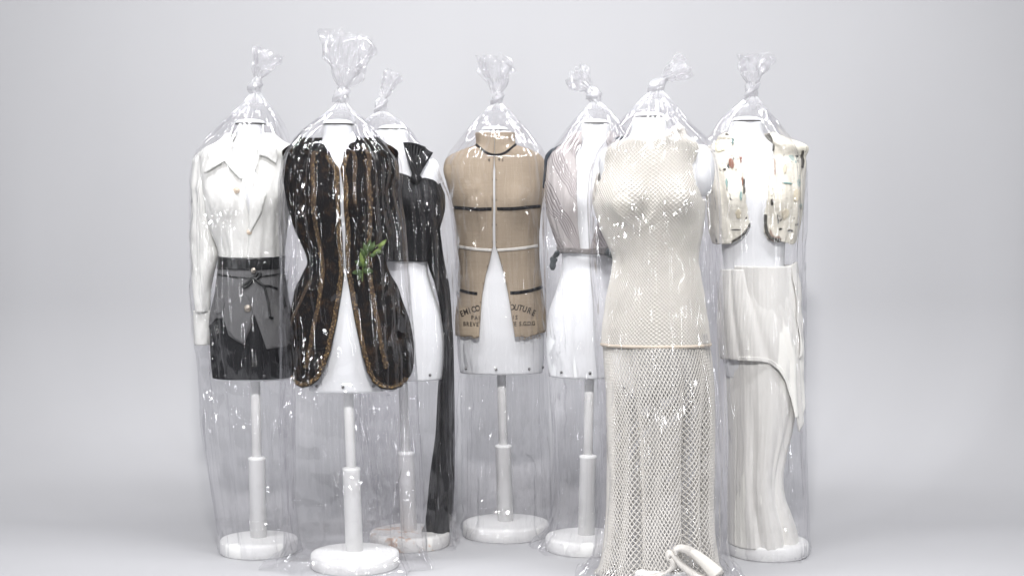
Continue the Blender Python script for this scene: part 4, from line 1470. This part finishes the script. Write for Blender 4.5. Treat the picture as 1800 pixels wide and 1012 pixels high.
    rad = rad * (1 + 0.30 * wob + 0.12 * vn(np.cos(U) * 8, np.sin(U) * 8, V * 9, seed + 35))
    ln = L * (1 + 0.16 * vn(np.cos(U) * 2.2, np.sin(U) * 2.2, 0, seed + 32) + 0.03 * vn(np.cos(U) * 5, np.sin(U) * 5, 0, seed + 33))
    curl = tail[4] * hwid * V ** 2
    # film doubled over at the rim
    Vx = np.where(V > 0.88, 0.88 + (V - 0.88) * 0.3, V)
    Pt = ax1[None, None] - tdir * 0.006 + tdir * (Vx * ln)[..., None] + side * (np.cos(U) * rad + curl)[..., None] + np.array([0, 1.0, 0]) * (np.sin(U) * rad * 0.75)[..., None]
    Pt = Pt + 0.006 * np.stack([vn(np.cos(U) * 5, np.sin(U) * 5, V * 7, seed + 41), vn(np.cos(U) * 5, np.sin(U) * 5, V * 7, seed + 42), vn(np.cos(U) * 5, np.sin(U) * 5, V * 7, seed + 43)], -1) * V[..., None]
    gt = np.clip(0.5 * (1 - V) ** 2 + 0.06, 0, 1)
    film('tail', root, Pt, nu, nv, gt, M['film_knot'])
    return root


build_bag(F1, 'clear plastic bag over the white shirt, tail of its knot fanned rightwards',
          [(163, 440, 459), (178, 428, 470), (200, 404, 490), (235, 366, 510), (262, 343, 518), (290, 333, 522), (330, 329, 523), (400, 328, 522), (500, 331, 520), (600, 338, 519), (700, 350, 519), (800, 362, 519), (900, 377, 520), (955, 385, 523), (988, 386, 526)],
          (448, 147), (18, -52, 30, 0.8, 0.3), 11, 0.140, 0.012, kr=0.022)
build_bag(F2, 'clear plastic bag over the brown jacket with the biggest knot tail',
          [(180, 592, 611), (192, 578, 624), (217, 541, 658), (240, 514, 678), (260, 501, 696), (285, 491, 709), (325, 487, 712), (400, 488, 716), (500, 491, 722), (600, 492, 731), (700, 493, 736), (800, 494, 742), (900, 498, 747), (970, 497, 752), (1010, 490, 756)],
          (600, 165), (18, -98, 50, 0.62, -0.1), 22, 0.152, 0.07, kr=0.024, ycen=-0.01)
build_bag(F3, 'clear plastic bag over the black draped top, partly behind the brown jacket',
          [(196, 660, 681), (206, 645, 698), (217, 630, 716), (252, 610, 746), (290, 600, 774), (337, 596, 793), (400, 596, 805), (500, 600, 807), (600, 605, 809), (700, 612, 806), (800, 622, 804), (900, 635, 803), (950, 640, 799), (976, 640, 796)],
          (669, 182), (18, -52, 17, 0.7, 0.2), 33, 0.135, 0.03, kr=0.021, ycen=0.01)
build_bag(F4, 'clear plastic bag over the burlap vest in the centre',
          [(182, 865, 884), (194, 851, 898), (210, 834, 914), (240, 808, 942), (270, 786, 962), (290, 777, 967), (330, 781, 967), (400, 791, 963), (500, 800, 962), (600, 804, 966), (700, 805, 968), (800, 806, 972), (900, 808, 974), (935, 809, 976), (956, 808, 980)],
          (874, 172), (2, -66, 31, 0.55, -0.2), 44, 0.150, 0.035, kr=0.021)
build_bag(F5, 'clear plastic bag over the striped blouse, its knot tail bent left',
          [(178, 1036, 1056), (190, 1026, 1070), (204, 1012, 1086), (240, 982, 1110), (270, 958, 1128), (295, 951, 1133), (350, 950, 1132), (450, 953, 1126), (600, 958, 1122), (700, 963, 1118), (800, 968, 1112), (880, 966, 1110), (930, 955, 1108), (966, 945, 1106)],
          (1044, 160), (-34, -24, 24, 0.55, 0.2), 55, 0.145, 0.055, kr=0.023)
build_bag(F6, 'clear plastic bag over the long cream crochet dress',
          [(158, 1144, 1165), (170, 1127, 1178), (190, 1106, 1197), (215, 1082, 1218), (246, 1058, 1250), (270, 1041, 1262), (300, 1031, 1268), (350, 1029, 1272), (450, 1034, 1273), (600, 1043, 1277), (700, 1050, 1280), (800, 1054, 1281), (900, 1052, 1280), (960, 1044, 1282), (1016, 1034, 1290)],
          (1155, 143), (44, -26, 22, 0.6, 0.1), 66, 0.160, 0.06, kr=0.025)
build_bag(F7, 'clear plastic bag over the bolero and white skirt, rightmost',
          [(170, 1313, 1333), (182, 1296, 1345), (199, 1272, 1360), (235, 1240, 1390), (258, 1228, 1412), (290, 1224, 1421), (350, 1224, 1422), (500, 1232, 1420), (650, 1242, 1419), (750, 1252, 1421), (850, 1262, 1423), (940, 1272, 1425), (970, 1276, 1424), (992, 1278, 1420)],
          (1321, 157), (2, -54, 33, 0.6, 0.15), 77, 0.145, 0.01, kr=0.023)
